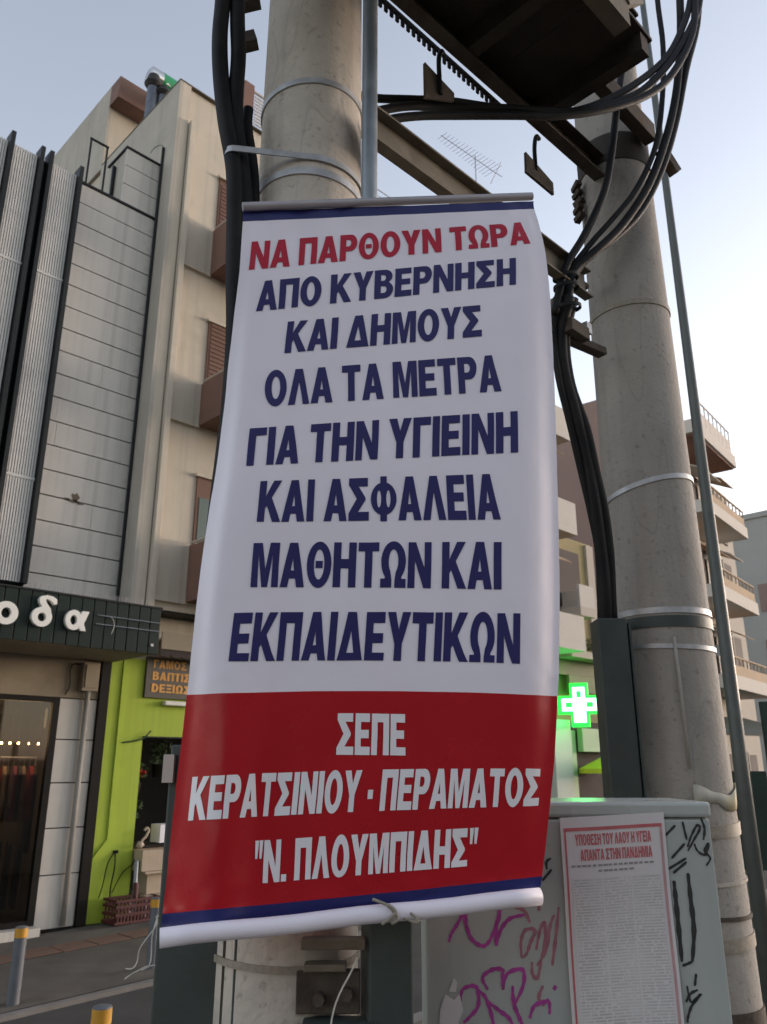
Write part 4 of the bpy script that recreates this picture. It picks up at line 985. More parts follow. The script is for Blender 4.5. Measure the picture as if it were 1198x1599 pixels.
# ducts
def fr_box(name, px, w_, dep, z0, z1, m, label, cat='duct', rot=None, group=None):
    rt_ = Vector((.711,-.703,0)) if rot is None else Vector((math.cos(rot), math.sin(rot), 0)); nn = Vector((-rt_.y, rt_.x, 0))
    c = Vector(px)+nn*dep/2+Vector((0,0,(z0+z1)/2))
    o = make(name, MB().obox(c, rt_, nn, (0,0,1), w_/2, dep/2, (z1-z0)/2), m, bevel=.006); return tag(o, label, cat, group), rt_, nn
d1, rt_, nn = fr_box('cable_duct', (1.217,1.913,0), .165, .13, gz(1.2)+.13, 2.06, M['duct'], 'dark green steel duct beside the foot of the banner pole')
make('flange', MB().obox(Vector((1.29,1.842,1.3)), rt_, nn, (0,0,1), .012, .03, 1.0), M['rust'], d1)
o_ = make('tape', MB().obox(Vector((1.155,1.965,2.0)), rt_, nn, (0,0,1), .014, .012, .035), M['farwhite'], d1)
d2, _, _ = fr_box('cable_duct', (2.875,1.615,0), .118, .12, gz(2.8)+.13, 2.57, M['duct'], 'dark green steel duct beside the right pole, cables entering its top')
make('edge_strip', MB().obox(Vector((2.936,1.58,1.35)), rt_, nn, (0,0,1), .004, .02, 1.2), M['duct'], d2)
p3, _, _ = fr_box('steel_post', (1.51,1.50,0), .108, .108, gz(1.5)+.13, 1.70, M['duct'], 'square dark green steel post under the banner right half', 'post', rot=R(-33))
make('post_cap', MB().obox(Vector((1.51,1.50,1.71))+nn*.054, rt_, nn, (0,0,1), .06, .06, .008), M['duct'], p3)
# clamp hardware at the foot of the first pole
hw = thing('clamp_box', (1.42, 1.66, 1.3), 'rusty clamp box with dark green cover on the banner pole below the banner', 'clamp')
def hb(name, px, py, pz, w_, h_, d__, m): return make(name, MB().obox(Vector((px,py,pz)), rt_, nn, (0,0,1), w_/2, d__/2, h_/2), m, hw, bevel=.003)
hb('plate', 1.42, 1.62, 1.50, .15, .09, .03, M['rust'])
hb('plate', 1.415, 1.60, 1.605, .15, .022, .05, M['olive'])
hb('cover', 1.425, 1.585, 1.36, .17, .17, .08, M['duct'])
hb('foot_shade_channel', 1.30, 1.80, 1.35, .035, .56, .06, M['duct'])  # dark channel added to put shade at the pole foot
hb('strap', 1.405, 1.615, 1.555, .10, .016, .05, M['olive'])
for dx, dz in ((-.035,.0),(.03,.01)): make('bolt', MB().tube([Vector((1.42,1.60,1.49+dz))+rt_*dx+nn*-.0, Vector((1.42,1.60,1.49+dz))+rt_*dx-nn*.03], .014, 8), M['rust'], hw)
make('hasp', MB().tube(cr([(1.47,1.50,1.37),(1.475,1.49,1.42),(1.49,1.475,1.42),(1.495,1.47,1.37)]), .008, 6), M['fin'], hw)

# ================================================================== BANNER
BAN_U = [0, 0.02, 0.045, 0.075, 0.11, 0.15, 0.19, 0.23, 0.28, 0.34, 0.4, 0.46, 0.52, 0.58, 0.64, 0.7, 0.76, 0.82, 0.87, 0.91, 0.945, 0.97, 0.985, 1]
BAN_V = [0.0, 0.0333, 0.0667, 0.0889, 0.1111, 0.1333, 0.1556, 0.1778, 0.2, 0.2222, 0.2444, 0.2667, 0.2889, 0.3111, 0.3333, 0.3556, 0.3778, 0.4, 0.4222, 0.4444, 0.4667, 0.4889, 0.5111, 0.5333, 0.5556, 0.5778, 0.6, 0.6222, 0.6444, 0.6667, 0.6889, 0.7111, 0.7333, 0.7556, 0.7778, 0.8, 0.8222, 0.8444, 0.8667, 0.9, 0.9333, 0.9667, 1.0]
BAN = [
 [(1.065,1.643,3.509), (1.081,1.638,3.516), (1.1,1.63,3.522), (1.12,1.616,3.527), (1.143,1.598,3.531), (1.173,1.582,3.54), (1.203,1.568,3.55), (1.231,1.548,3.556), (1.264,1.523,3.562), (1.312,1.499,3.578), (1.353,1.468,3.586), (1.396,1.438,3.595), (1.444,1.413,3.61), (1.487,1.381,3.617), (1.537,1.355,3.633), (1.584,1.325,3.645), (1.629,1.294,3.655), (1.682,1.267,3.672), (1.721,1.24,3.68), (1.752,1.218,3.686), (1.784,1.202,3.697), (1.808,1.191,3.705), (1.822,1.184,3.709), (1.834,1.176,3.712)],
 [(1.066,1.645,3.504), (1.081,1.638,3.509), (1.098,1.627,3.513), (1.119,1.614,3.519), (1.143,1.598,3.524), (1.172,1.582,3.533), (1.203,1.568,3.543), (1.23,1.548,3.549), (1.264,1.523,3.555), (1.311,1.5,3.571), (1.352,1.468,3.578), (1.397,1.44,3.59), (1.444,1.414,3.603), (1.486,1.381,3.61), (1.536,1.355,3.626), (1.583,1.326,3.638), (1.628,1.294,3.648), (1.681,1.268,3.665), (1.719,1.241,3.673), (1.751,1.219,3.68), (1.785,1.204,3.692), (1.806,1.192,3.698), (1.82,1.185,3.702), (1.831,1.176,3.704)],
 [(1.065,1.642,3.474), (1.081,1.637,3.481), (1.099,1.628,3.487), (1.12,1.615,3.492), (1.141,1.596,3.495), (1.171,1.58,3.504), (1.202,1.566,3.515), (1.23,1.547,3.521), (1.264,1.522,3.528), (1.311,1.5,3.545), (1.353,1.468,3.553), (1.398,1.441,3.565), (1.445,1.414,3.579), (1.487,1.381,3.586), (1.536,1.355,3.601), (1.582,1.325,3.613), (1.628,1.293,3.623), (1.681,1.267,3.641), (1.72,1.24,3.65), (1.75,1.217,3.655), (1.784,1.203,3.668), (1.807,1.191,3.675), (1.82,1.184,3.679), (1.833,1.176,3.682)],
 [(1.066,1.644,3.429), (1.08,1.635,3.433), (1.096,1.623,3.437), (1.118,1.612,3.444), (1.141,1.594,3.448), (1.172,1.58,3.46), (1.202,1.565,3.47), (1.23,1.546,3.477), (1.265,1.522,3.486), (1.312,1.497,3.501), (1.356,1.469,3.513), (1.4,1.44,3.525), (1.447,1.413,3.539), (1.489,1.38,3.547), (1.538,1.352,3.562), (1.585,1.322,3.575), (1.63,1.29,3.586), (1.681,1.261,3.601), (1.72,1.234,3.61), (1.753,1.213,3.62), (1.784,1.196,3.63), (1.806,1.183,3.636), (1.822,1.178,3.643), (1.833,1.168,3.645)],
 [(1.064,1.641,3.367), (1.079,1.633,3.372), (1.095,1.622,3.376), (1.115,1.607,3.381), (1.141,1.593,3.39), (1.169,1.575,3.398), (1.2,1.56,3.409), (1.229,1.542,3.418), (1.266,1.52,3.429), (1.312,1.494,3.444), (1.356,1.466,3.457), (1.402,1.437,3.471), (1.449,1.409,3.486), (1.494,1.378,3.497), (1.541,1.348,3.511), (1.587,1.317,3.524), (1.634,1.285,3.537), (1.685,1.256,3.553), (1.723,1.228,3.563), (1.755,1.205,3.571), (1.787,1.189,3.583), (1.809,1.176,3.59), (1.825,1.17,3.596), (1.838,1.162,3.6)],
 [(1.065,1.643,3.312), (1.078,1.634,3.315), (1.094,1.621,3.319), (1.114,1.606,3.324), (1.14,1.591,3.333), (1.169,1.574,3.342), (1.198,1.556,3.351), (1.227,1.539,3.361), (1.264,1.517,3.373), (1.311,1.491,3.389), (1.356,1.463,3.403), (1.403,1.435,3.418), (1.449,1.406,3.433), (1.495,1.375,3.446), (1.542,1.345,3.46), (1.59,1.314,3.475), (1.638,1.283,3.49), (1.687,1.251,3.504), (1.726,1.223,3.515), (1.76,1.202,3.525), (1.79,1.183,3.535), (1.814,1.171,3.543), (1.829,1.164,3.549), (1.842,1.157,3.554)],
 [(1.065,1.647,3.267), (1.078,1.636,3.27), (1.093,1.622,3.272), (1.114,1.607,3.278), (1.138,1.591,3.286), (1.167,1.574,3.295), (1.197,1.556,3.305), (1.225,1.538,3.313), (1.262,1.515,3.325), (1.309,1.489,3.341), (1.355,1.461,3.356), (1.401,1.433,3.371), (1.448,1.403,3.385), (1.494,1.373,3.399), (1.542,1.342,3.414), (1.59,1.312,3.429), (1.639,1.281,3.444), (1.687,1.248,3.458), (1.728,1.221,3.47), (1.761,1.199,3.48), (1.791,1.18,3.49), (1.816,1.169,3.499), (1.831,1.162,3.505), (1.845,1.154,3.51)],
 [(1.065,1.651,3.224), (1.077,1.639,3.227), (1.092,1.624,3.229), (1.112,1.609,3.235), (1.137,1.593,3.242), (1.166,1.575,3.251), (1.195,1.557,3.26), (1.224,1.539,3.269), (1.261,1.515,3.28), (1.307,1.488,3.295), (1.353,1.46,3.31), (1.399,1.432,3.324), (1.446,1.401,3.338), (1.492,1.371,3.352), (1.54,1.341,3.367), (1.589,1.31,3.382), (1.638,1.279,3.397), (1.687,1.246,3.412), (1.728,1.219,3.424), (1.761,1.197,3.433), (1.792,1.178,3.443), (1.818,1.167,3.453), (1.833,1.16,3.459), (1.847,1.153,3.464)],
 [(1.064,1.654,3.182), (1.076,1.642,3.184), (1.091,1.626,3.185), (1.111,1.611,3.191), (1.136,1.595,3.198), (1.164,1.576,3.206), (1.193,1.558,3.215), (1.223,1.539,3.224), (1.26,1.516,3.235), (1.305,1.488,3.249), (1.351,1.46,3.263), (1.398,1.431,3.277), (1.443,1.4,3.29), (1.49,1.37,3.304), (1.538,1.339,3.318), (1.587,1.308,3.333), (1.636,1.277,3.348), (1.686,1.245,3.362), (1.727,1.217,3.374), (1.759,1.195,3.383), (1.791,1.177,3.393), (1.818,1.166,3.404), (1.834,1.159,3.41), (1.848,1.152,3.414)],
 [(1.064,1.657,3.138), (1.075,1.644,3.14), (1.089,1.627,3.14), (1.11,1.612,3.146), (1.134,1.596,3.153), (1.163,1.577,3.161), (1.192,1.558,3.169), (1.221,1.54,3.177), (1.258,1.517,3.188), (1.304,1.489,3.202), (1.35,1.46,3.215), (1.396,1.43,3.228), (1.442,1.4,3.24), (1.488,1.369,3.253), (1.536,1.338,3.267), (1.585,1.307,3.281), (1.634,1.276,3.295), (1.684,1.243,3.309), (1.724,1.215,3.32), (1.757,1.193,3.329), (1.79,1.176,3.339), (1.817,1.165,3.349), (1.833,1.159,3.355), (1.848,1.151,3.36)],
 [(1.063,1.659,3.094), (1.074,1.646,3.095), (1.087,1.628,3.095), (1.108,1.613,3.1), (1.133,1.597,3.107), (1.161,1.578,3.114), (1.19,1.559,3.122), (1.219,1.54,3.13), (1.257,1.517,3.14), (1.303,1.489,3.153), (1.348,1.46,3.166), (1.394,1.43,3.178), (1.44,1.399,3.189), (1.486,1.368,3.201), (1.534,1.337,3.214), (1.583,1.306,3.227), (1.632,1.275,3.24), (1.681,1.242,3.253), (1.722,1.214,3.263), (1.755,1.192,3.272), (1.788,1.175,3.282), (1.816,1.165,3.292), (1.832,1.159,3.298), (1.847,1.151,3.303)],
 [(1.062,1.662,3.049), (1.073,1.648,3.049), (1.086,1.628,3.049), (1.106,1.613,3.053), (1.131,1.597,3.059), (1.159,1.578,3.066), (1.188,1.559,3.073), (1.217,1.54,3.081), (1.255,1.517,3.091), (1.301,1.489,3.103), (1.347,1.46,3.114), (1.392,1.43,3.125), (1.438,1.399,3.136), (1.484,1.367,3.147), (1.532,1.337,3.159), (1.58,1.306,3.171), (1.63,1.274,3.184), (1.679,1.242,3.196), (1.719,1.214,3.205), (1.752,1.191,3.213), (1.786,1.174,3.223), (1.814,1.165,3.233), (1.831,1.159,3.239), (1.846,1.152,3.243)],
 [(1.061,1.664,3.002), (1.072,1.649,3.002), (1.084,1.629,3.001), (1.104,1.613,3.005), (1.129,1.597,3.01), (1.157,1.578,3.017), (1.186,1.559,3.023), (1.216,1.54,3.03), (1.253,1.517,3.039), (1.299,1.489,3.05), (1.345,1.46,3.061), (1.39,1.43,3.071), (1.435,1.398,3.081), (1.482,1.367,3.091), (1.529,1.336,3.102), (1.578,1.306,3.114), (1.628,1.274,3.125), (1.676,1.241,3.136), (1.716,1.213,3.145), (1.749,1.191,3.152), (1.783,1.174,3.162), (1.813,1.165,3.172), (1.83,1.16,3.177), (1.845,1.152,3.182)],
 [(1.061,1.665,2.954), (1.071,1.65,2.954), (1.083,1.629,2.952), (1.103,1.613,2.955), (1.127,1.597,2.96), (1.156,1.577,2.966), (1.184,1.558,2.972), (1.214,1.539,2.978), (1.251,1.517,2.986), (1.297,1.489,2.997), (1.343,1.46,3.007), (1.388,1.429,3.016), (1.433,1.398,3.024), (1.479,1.366,3.034), (1.527,1.336,3.044), (1.576,1.305,3.055), (1.625,1.274,3.065), (1.673,1.241,3.075), (1.714,1.213,3.083), (1.747,1.191,3.09), (1.781,1.175,3.099), (1.811,1.166,3.108), (1.829,1.161,3.114), (1.844,1.154,3.118)],
 [(1.06,1.667,2.903), (1.07,1.651,2.902), (1.081,1.629,2.9), (1.1,1.613,2.903), (1.125,1.597,2.908), (1.153,1.577,2.913), (1.182,1.558,2.918), (1.212,1.539,2.924), (1.249,1.517,2.932), (1.295,1.489,2.941), (1.34,1.459,2.95), (1.385,1.429,2.958), (1.43,1.397,2.967), (1.477,1.366,2.975), (1.525,1.336,2.985), (1.574,1.305,2.995), (1.623,1.274,3.004), (1.671,1.241,3.013), (1.711,1.213,3.02), (1.744,1.191,3.027), (1.779,1.175,3.035), (1.809,1.167,3.045), (1.827,1.162,3.05), (1.843,1.155,3.054)],
 [(1.058,1.67,2.848), (1.068,1.653,2.847), (1.078,1.63,2.845), (1.098,1.614,2.847), (1.122,1.597,2.851), (1.15,1.578,2.856), (1.179,1.559,2.862), (1.209,1.54,2.867), (1.246,1.517,2.874), (1.292,1.489,2.883), (1.337,1.46,2.891), (1.382,1.429,2.899), (1.427,1.397,2.907), (1.474,1.367,2.915), (1.522,1.336,2.924), (1.571,1.306,2.933), (1.62,1.274,2.942), (1.668,1.241,2.95), (1.708,1.213,2.957), (1.741,1.192,2.963), (1.777,1.176,2.972), (1.808,1.169,2.981), (1.826,1.164,2.986), (1.842,1.157,2.99)],
 [(1.056,1.672,2.791), (1.065,1.655,2.79), (1.075,1.631,2.787), (1.094,1.615,2.789), (1.119,1.598,2.793), (1.147,1.578,2.798), (1.176,1.559,2.803), (1.206,1.541,2.808), (1.243,1.518,2.815), (1.289,1.49,2.824), (1.334,1.46,2.831), (1.379,1.429,2.838), (1.424,1.398,2.846), (1.471,1.368,2.854), (1.519,1.338,2.862), (1.568,1.307,2.871), (1.617,1.275,2.88), (1.665,1.242,2.887), (1.705,1.214,2.894), (1.739,1.193,2.9), (1.775,1.178,2.908), (1.806,1.171,2.917), (1.825,1.166,2.922), (1.841,1.159,2.926)],
 [(1.053,1.674,2.736), (1.062,1.657,2.735), (1.072,1.632,2.732), (1.091,1.615,2.734), (1.115,1.598,2.737), (1.144,1.579,2.742), (1.173,1.56,2.746), (1.202,1.542,2.751), (1.24,1.519,2.758), (1.286,1.491,2.765), (1.331,1.461,2.772), (1.375,1.43,2.779), (1.421,1.399,2.786), (1.468,1.369,2.793), (1.516,1.339,2.801), (1.566,1.309,2.81), (1.614,1.277,2.817), (1.662,1.244,2.824), (1.702,1.216,2.83), (1.736,1.194,2.836), (1.773,1.18,2.844), (1.805,1.173,2.852), (1.824,1.168,2.857), (1.84,1.161,2.861)],
 [(1.05,1.677,2.686), (1.059,1.659,2.684), (1.068,1.634,2.681), (1.087,1.617,2.683), (1.112,1.6,2.686), (1.14,1.581,2.69), (1.169,1.562,2.694), (1.199,1.544,2.698), (1.237,1.521,2.704), (1.283,1.493,2.71), (1.328,1.463,2.716), (1.373,1.432,2.722), (1.418,1.401,2.728), (1.465,1.37,2.734), (1.514,1.341,2.741), (1.563,1.31,2.748), (1.612,1.278,2.755), (1.66,1.245,2.761), (1.7,1.217,2.766), (1.734,1.196,2.771), (1.771,1.181,2.778), (1.804,1.175,2.786), (1.823,1.171,2.791), (1.839,1.164,2.794)],
 [(1.046,1.68,2.638), (1.055,1.661,2.636), (1.064,1.636,2.633), (1.083,1.619,2.634), (1.108,1.602,2.636), (1.137,1.583,2.639), (1.166,1.564,2.643), (1.196,1.546,2.646), (1.234,1.523,2.651), (1.28,1.494,2.656), (1.325,1.464,2.661), (1.37,1.433,2.665), (1.416,1.403,2.67), (1.463,1.373,2.676), (1.512,1.343,2.682), (1.561,1.312,2.687), (1.61,1.28,2.692), (1.658,1.247,2.697), (1.698,1.219,2.702), (1.732,1.198,2.706), (1.77,1.183,2.712), (1.803,1.177,2.719), (1.822,1.173,2.723), (1.838,1.166,2.726)],
 [(1.043,1.682,2.588), (1.051,1.663,2.586), (1.06,1.638,2.582), (1.08,1.621,2.583), (1.105,1.604,2.585), (1.133,1.585,2.588), (1.163,1.566,2.59), (1.193,1.548,2.593), (1.231,1.525,2.597), (1.277,1.496,2.601), (1.322,1.466,2.605), (1.367,1.435,2.609), (1.413,1.405,2.613), (1.461,1.375,2.617), (1.51,1.345,2.622), (1.559,1.314,2.626), (1.608,1.282,2.63), (1.656,1.249,2.634), (1.696,1.221,2.637), (1.731,1.2,2.641), (1.768,1.186,2.646), (1.801,1.18,2.652), (1.821,1.176,2.656), (1.837,1.169,2.658)],
 [(1.04,1.685,2.535), (1.048,1.666,2.533), (1.057,1.64,2.53), (1.077,1.623,2.53), (1.102,1.606,2.532), (1.131,1.587,2.534), (1.16,1.569,2.537), (1.191,1.55,2.539), (1.229,1.527,2.542), (1.274,1.499,2.546), (1.32,1.469,2.549), (1.365,1.438,2.551), (1.411,1.407,2.555), (1.46,1.377,2.558), (1.509,1.348,2.562), (1.558,1.317,2.566), (1.606,1.284,2.569), (1.654,1.251,2.571), (1.695,1.223,2.574), (1.729,1.202,2.577), (1.767,1.188,2.581), (1.8,1.182,2.586), (1.82,1.178,2.589), (1.835,1.171,2.591)],
 [(1.037,1.687,2.48), (1.045,1.668,2.479), (1.054,1.642,2.476), (1.074,1.625,2.476), (1.099,1.608,2.478), (1.128,1.589,2.48), (1.158,1.571,2.482), (1.188,1.553,2.484), (1.227,1.53,2.486), (1.272,1.501,2.489), (1.317,1.471,2.492), (1.363,1.44,2.494), (1.41,1.41,2.497), (1.458,1.38,2.499), (1.507,1.35,2.502), (1.556,1.319,2.505), (1.604,1.287,2.507), (1.652,1.254,2.509), (1.693,1.226,2.511), (1.728,1.205,2.513), (1.765,1.191,2.516), (1.799,1.185,2.521), (1.818,1.181,2.523), (1.834,1.174,2.525)],
 [(1.035,1.689,2.424), (1.043,1.67,2.422), (1.052,1.644,2.42), (1.071,1.627,2.42), (1.097,1.61,2.422), (1.126,1.592,2.423), (1.156,1.574,2.425), (1.187,1.556,2.427), (1.225,1.533,2.429), (1.27,1.504,2.432), (1.316,1.474,2.434), (1.361,1.443,2.435), (1.408,1.413,2.438), (1.457,1.384,2.44), (1.506,1.354,2.442), (1.554,1.322,2.444), (1.602,1.29,2.445), (1.65,1.256,2.446), (1.691,1.229,2.448), (1.726,1.208,2.449), (1.763,1.194,2.452), (1.797,1.188,2.455), (1.816,1.184,2.457), (1.832,1.177,2.458)],
 [(1.034,1.693,2.36), (1.043,1.674,2.359), (1.051,1.648,2.357), (1.07,1.63,2.357), (1.095,1.613,2.358), (1.124,1.594,2.36), (1.155,1.577,2.362), (1.185,1.56,2.364), (1.224,1.537,2.366), (1.269,1.507,2.368), (1.314,1.477,2.37), (1.36,1.447,2.371), (1.407,1.417,2.373), (1.455,1.388,2.375), (1.504,1.357,2.376), (1.552,1.326,2.378), (1.6,1.293,2.379), (1.648,1.26,2.379), (1.689,1.233,2.38), (1.723,1.212,2.381), (1.761,1.198,2.383), (1.794,1.191,2.385), (1.813,1.187,2.387), (1.828,1.18,2.387)],
 [(1.036,1.7,2.295), (1.044,1.681,2.295), (1.052,1.653,2.293), (1.069,1.633,2.293), (1.093,1.615,2.294), (1.122,1.596,2.296), (1.153,1.58,2.298), (1.185,1.563,2.3), (1.223,1.541,2.301), (1.268,1.511,2.303), (1.313,1.481,2.305), (1.358,1.45,2.306), (1.406,1.421,2.308), (1.454,1.392,2.309), (1.502,1.361,2.31), (1.55,1.33,2.311), (1.598,1.297,2.312), (1.646,1.264,2.312), (1.686,1.237,2.312), (1.721,1.216,2.312), (1.757,1.201,2.314), (1.79,1.195,2.316), (1.809,1.191,2.317), (1.824,1.184,2.317)],
 [(1.038,1.707,2.243), (1.046,1.687,2.242), (1.053,1.658,2.241), (1.069,1.636,2.241), (1.092,1.616,2.242), (1.121,1.598,2.243), (1.153,1.582,2.245), (1.185,1.567,2.247), (1.223,1.544,2.249), (1.267,1.514,2.251), (1.312,1.484,2.252), (1.357,1.453,2.254), (1.404,1.424,2.255), (1.453,1.395,2.256), (1.501,1.365,2.257), (1.548,1.333,2.258), (1.596,1.3,2.258), (1.643,1.267,2.258), (1.684,1.24,2.257), (1.718,1.219,2.257), (1.755,1.205,2.258), (1.786,1.198,2.259), (1.805,1.194,2.26), (1.82,1.187,2.26)],
 [(1.04,1.711,2.212), (1.048,1.692,2.212), (1.054,1.661,2.211), (1.069,1.637,2.211), (1.091,1.617,2.212), (1.12,1.599,2.214), (1.152,1.584,2.216), (1.185,1.569,2.218), (1.223,1.547,2.22), (1.266,1.516,2.221), (1.311,1.486,2.223), (1.356,1.455,2.224), (1.403,1.426,2.225), (1.452,1.397,2.226), (1.5,1.366,2.227), (1.547,1.335,2.227), (1.594,1.302,2.227), (1.642,1.269,2.226), (1.683,1.242,2.226), (1.717,1.221,2.226), (1.753,1.207,2.226), (1.784,1.2,2.227), (1.802,1.195,2.227), (1.817,1.188,2.227)],
 [(1.041,1.714,2.193), (1.049,1.695,2.193), (1.054,1.663,2.192), (1.069,1.639,2.192), (1.091,1.618,2.193), (1.119,1.599,2.195), (1.151,1.585,2.197), (1.184,1.571,2.199), (1.223,1.548,2.201), (1.266,1.517,2.203), (1.31,1.487,2.204), (1.355,1.457,2.205), (1.403,1.427,2.207), (1.451,1.398,2.207), (1.499,1.368,2.208), (1.546,1.336,2.208), (1.593,1.304,2.208), (1.641,1.271,2.207), (1.682,1.244,2.206), (1.715,1.223,2.206), (1.751,1.208,2.206), (1.782,1.202,2.206), (1.801,1.197,2.207), (1.815,1.19,2.207)],
 [(1.042,1.719,2.167), (1.05,1.699,2.167), (1.055,1.666,2.166), (1.069,1.641,2.167), (1.09,1.619,2.168), (1.118,1.6,2.169), (1.151,1.586,2.171), (1.184,1.573,2.173), (1.222,1.55,2.175), (1.265,1.519,2.177), (1.309,1.489,2.178), (1.354,1.458,2.179), (1.401,1.429,2.18), (1.45,1.401,2.181), (1.497,1.37,2.181), (1.544,1.338,2.181), (1.592,1.306,2.181), (1.639,1.273,2.18), (1.68,1.246,2.179), (1.714,1.225,2.178), (1.749,1.211,2.178), (1.78,1.204,2.178), (1.798,1.199,2.178), (1.812,1.192,2.178)],
 [(1.044,1.725,2.127), (1.052,1.705,2.127), (1.056,1.671,2.127), (1.068,1.644,2.127), (1.089,1.621,2.128), (1.117,1.601,2.129), (1.149,1.588,2.131), (1.183,1.576,2.132), (1.221,1.554,2.134), (1.264,1.522,2.135), (1.308,1.492,2.136), (1.353,1.461,2.137), (1.399,1.432,2.137), (1.448,1.404,2.137), (1.495,1.373,2.137), (1.542,1.342,2.137), (1.589,1.309,2.136), (1.637,1.277,2.135), (1.677,1.25,2.134), (1.711,1.229,2.133), (1.746,1.214,2.132), (1.776,1.207,2.132), (1.793,1.202,2.132), (1.808,1.195,2.132)],
 [(1.047,1.733,2.081), (1.054,1.713,2.081), (1.057,1.677,2.081), (1.068,1.647,2.081), (1.087,1.622,2.081), (1.114,1.603,2.082), (1.148,1.591,2.084), (1.182,1.58,2.085), (1.221,1.558,2.086), (1.262,1.525,2.086), (1.306,1.495,2.087), (1.351,1.465,2.087), (1.397,1.435,2.087), (1.445,1.407,2.087), (1.492,1.377,2.086), (1.539,1.346,2.086), (1.586,1.314,2.084), (1.634,1.281,2.083), (1.674,1.255,2.082), (1.707,1.234,2.081), (1.742,1.219,2.08), (1.771,1.211,2.079), (1.788,1.206,2.079), (1.803,1.199,2.079)],
 [(1.049,1.741,2.033), (1.056,1.721,2.033), (1.058,1.683,2.033), (1.067,1.651,2.034), (1.085,1.624,2.034), (1.112,1.604,2.035), (1.146,1.593,2.036), (1.181,1.583,2.036), (1.22,1.562,2.037), (1.261,1.529,2.038), (1.304,1.499,2.038), (1.349,1.468,2.038), (1.394,1.439,2.038), (1.443,1.411,2.038), (1.49,1.381,2.037), (1.536,1.35,2.036), (1.583,1.318,2.035), (1.631,1.286,2.034), (1.671,1.26,2.033), (1.704,1.239,2.032), (1.738,1.224,2.031), (1.767,1.216,2.03), (1.784,1.21,2.03), (1.798,1.203,2.029)],
 [(1.05,1.748,1.984), (1.058,1.728,1.984), (1.059,1.689,1.985), (1.067,1.654,1.986), (1.083,1.626,1.987), (1.11,1.606,1.988), (1.144,1.596,1.989), (1.18,1.587,1.99), (1.218,1.566,1.99), (1.259,1.533,1.991), (1.302,1.503,1.992), (1.346,1.472,1.992), (1.391,1.442,1.993), (1.44,1.415,1.993), (1.487,1.385,1.993), (1.534,1.354,1.993), (1.58,1.323,1.992), (1.628,1.291,1.992), (1.668,1.265,1.991), (1.701,1.244,1.991), (1.735,1.228,1.99), (1.763,1.22,1.989), (1.779,1.214,1.989), (1.793,1.207,1.989)],
 [(1.052,1.754,1.932), (1.059,1.734,1.933), (1.06,1.695,1.935), (1.066,1.658,1.937), (1.081,1.628,1.939), (1.107,1.607,1.94), (1.142,1.598,1.941), (1.179,1.59,1.942), (1.217,1.57,1.943), (1.257,1.536,1.945), (1.3,1.506,1.946), (1.344,1.476,1.948), (1.388,1.446,1.949), (1.437,1.419,1.95), (1.484,1.39,1.95), (1.531,1.359,1.951), (1.578,1.328,1.952), (1.626,1.296,1.952), (1.666,1.27,1.952), (1.699,1.249,1.952), (1.732,1.233,1.952), (1.759,1.224,1.952), (1.774,1.218,1.952), (1.788,1.211,1.952)],
 [(1.052,1.758,1.881), (1.06,1.739,1.883), (1.06,1.699,1.886), (1.065,1.661,1.889), (1.08,1.63,1.891), (1.105,1.608,1.893), (1.14,1.6,1.894), (1.178,1.594,1.895), (1.216,1.574,1.896), (1.255,1.54,1.899), (1.298,1.51,1.901), (1.342,1.48,1.903), (1.386,1.45,1.904), (1.435,1.424,1.906), (1.482,1.395,1.907), (1.528,1.364,1.909), (1.575,1.333,1.91), (1.624,1.302,1.911), (1.665,1.276,1.912), (1.697,1.255,1.913), (1.729,1.239,1.913), (1.755,1.229,1.914), (1.77,1.223,1.914), (1.783,1.215,1.914)],
 [(1.052,1.761,1.828), (1.06,1.742,1.83), (1.061,1.703,1.834), (1.065,1.664,1.838), (1.078,1.631,1.841), (1.103,1.61,1.843), (1.139,1.603,1.843), (1.177,1.598,1.844), (1.215,1.578,1.845), (1.253,1.544,1.848), (1.295,1.513,1.851), (1.34,1.485,1.853), (1.384,1.455,1.855), (1.433,1.429,1.857), (1.481,1.401,1.859), (1.525,1.369,1.861), (1.572,1.339,1.863), (1.622,1.309,1.865), (1.663,1.284,1.867), (1.695,1.262,1.868), (1.725,1.245,1.869), (1.75,1.235,1.869), (1.764,1.228,1.87), (1.778,1.221,1.87)],
 [(1.05,1.76,1.776), (1.059,1.743,1.778), (1.061,1.706,1.782), (1.064,1.666,1.787), (1.077,1.633,1.791), (1.102,1.612,1.793), (1.137,1.605,1.793), (1.174,1.6,1.793), (1.214,1.582,1.794), (1.253,1.549,1.797), (1.294,1.518,1.8), (1.337,1.488,1.803), (1.382,1.46,1.806), (1.431,1.435,1.808), (1.479,1.408,1.81), (1.522,1.375,1.813), (1.571,1.346,1.815), (1.619,1.316,1.818), (1.66,1.291,1.82), (1.693,1.27,1.822), (1.722,1.252,1.824), (1.745,1.241,1.824), (1.759,1.234,1.825), (1.772,1.226,1.826)],
 [(1.049,1.761,1.735), (1.058,1.744,1.738), (1.061,1.709,1.742), (1.063,1.667,1.748), (1.077,1.636,1.751), (1.1,1.613,1.754), (1.135,1.605,1.754), (1.173,1.602,1.753), (1.213,1.586,1.754), (1.252,1.553,1.758), (1.293,1.522,1.761), (1.336,1.493,1.764), (1.379,1.463,1.767), (1.43,1.44,1.769), (1.477,1.412,1.772), (1.522,1.381,1.775), (1.567,1.349,1.778), (1.618,1.322,1.781), (1.659,1.297,1.784), (1.693,1.277,1.786), (1.72,1.258,1.788), (1.742,1.246,1.789), (1.756,1.239,1.79), (1.767,1.23,1.791)],
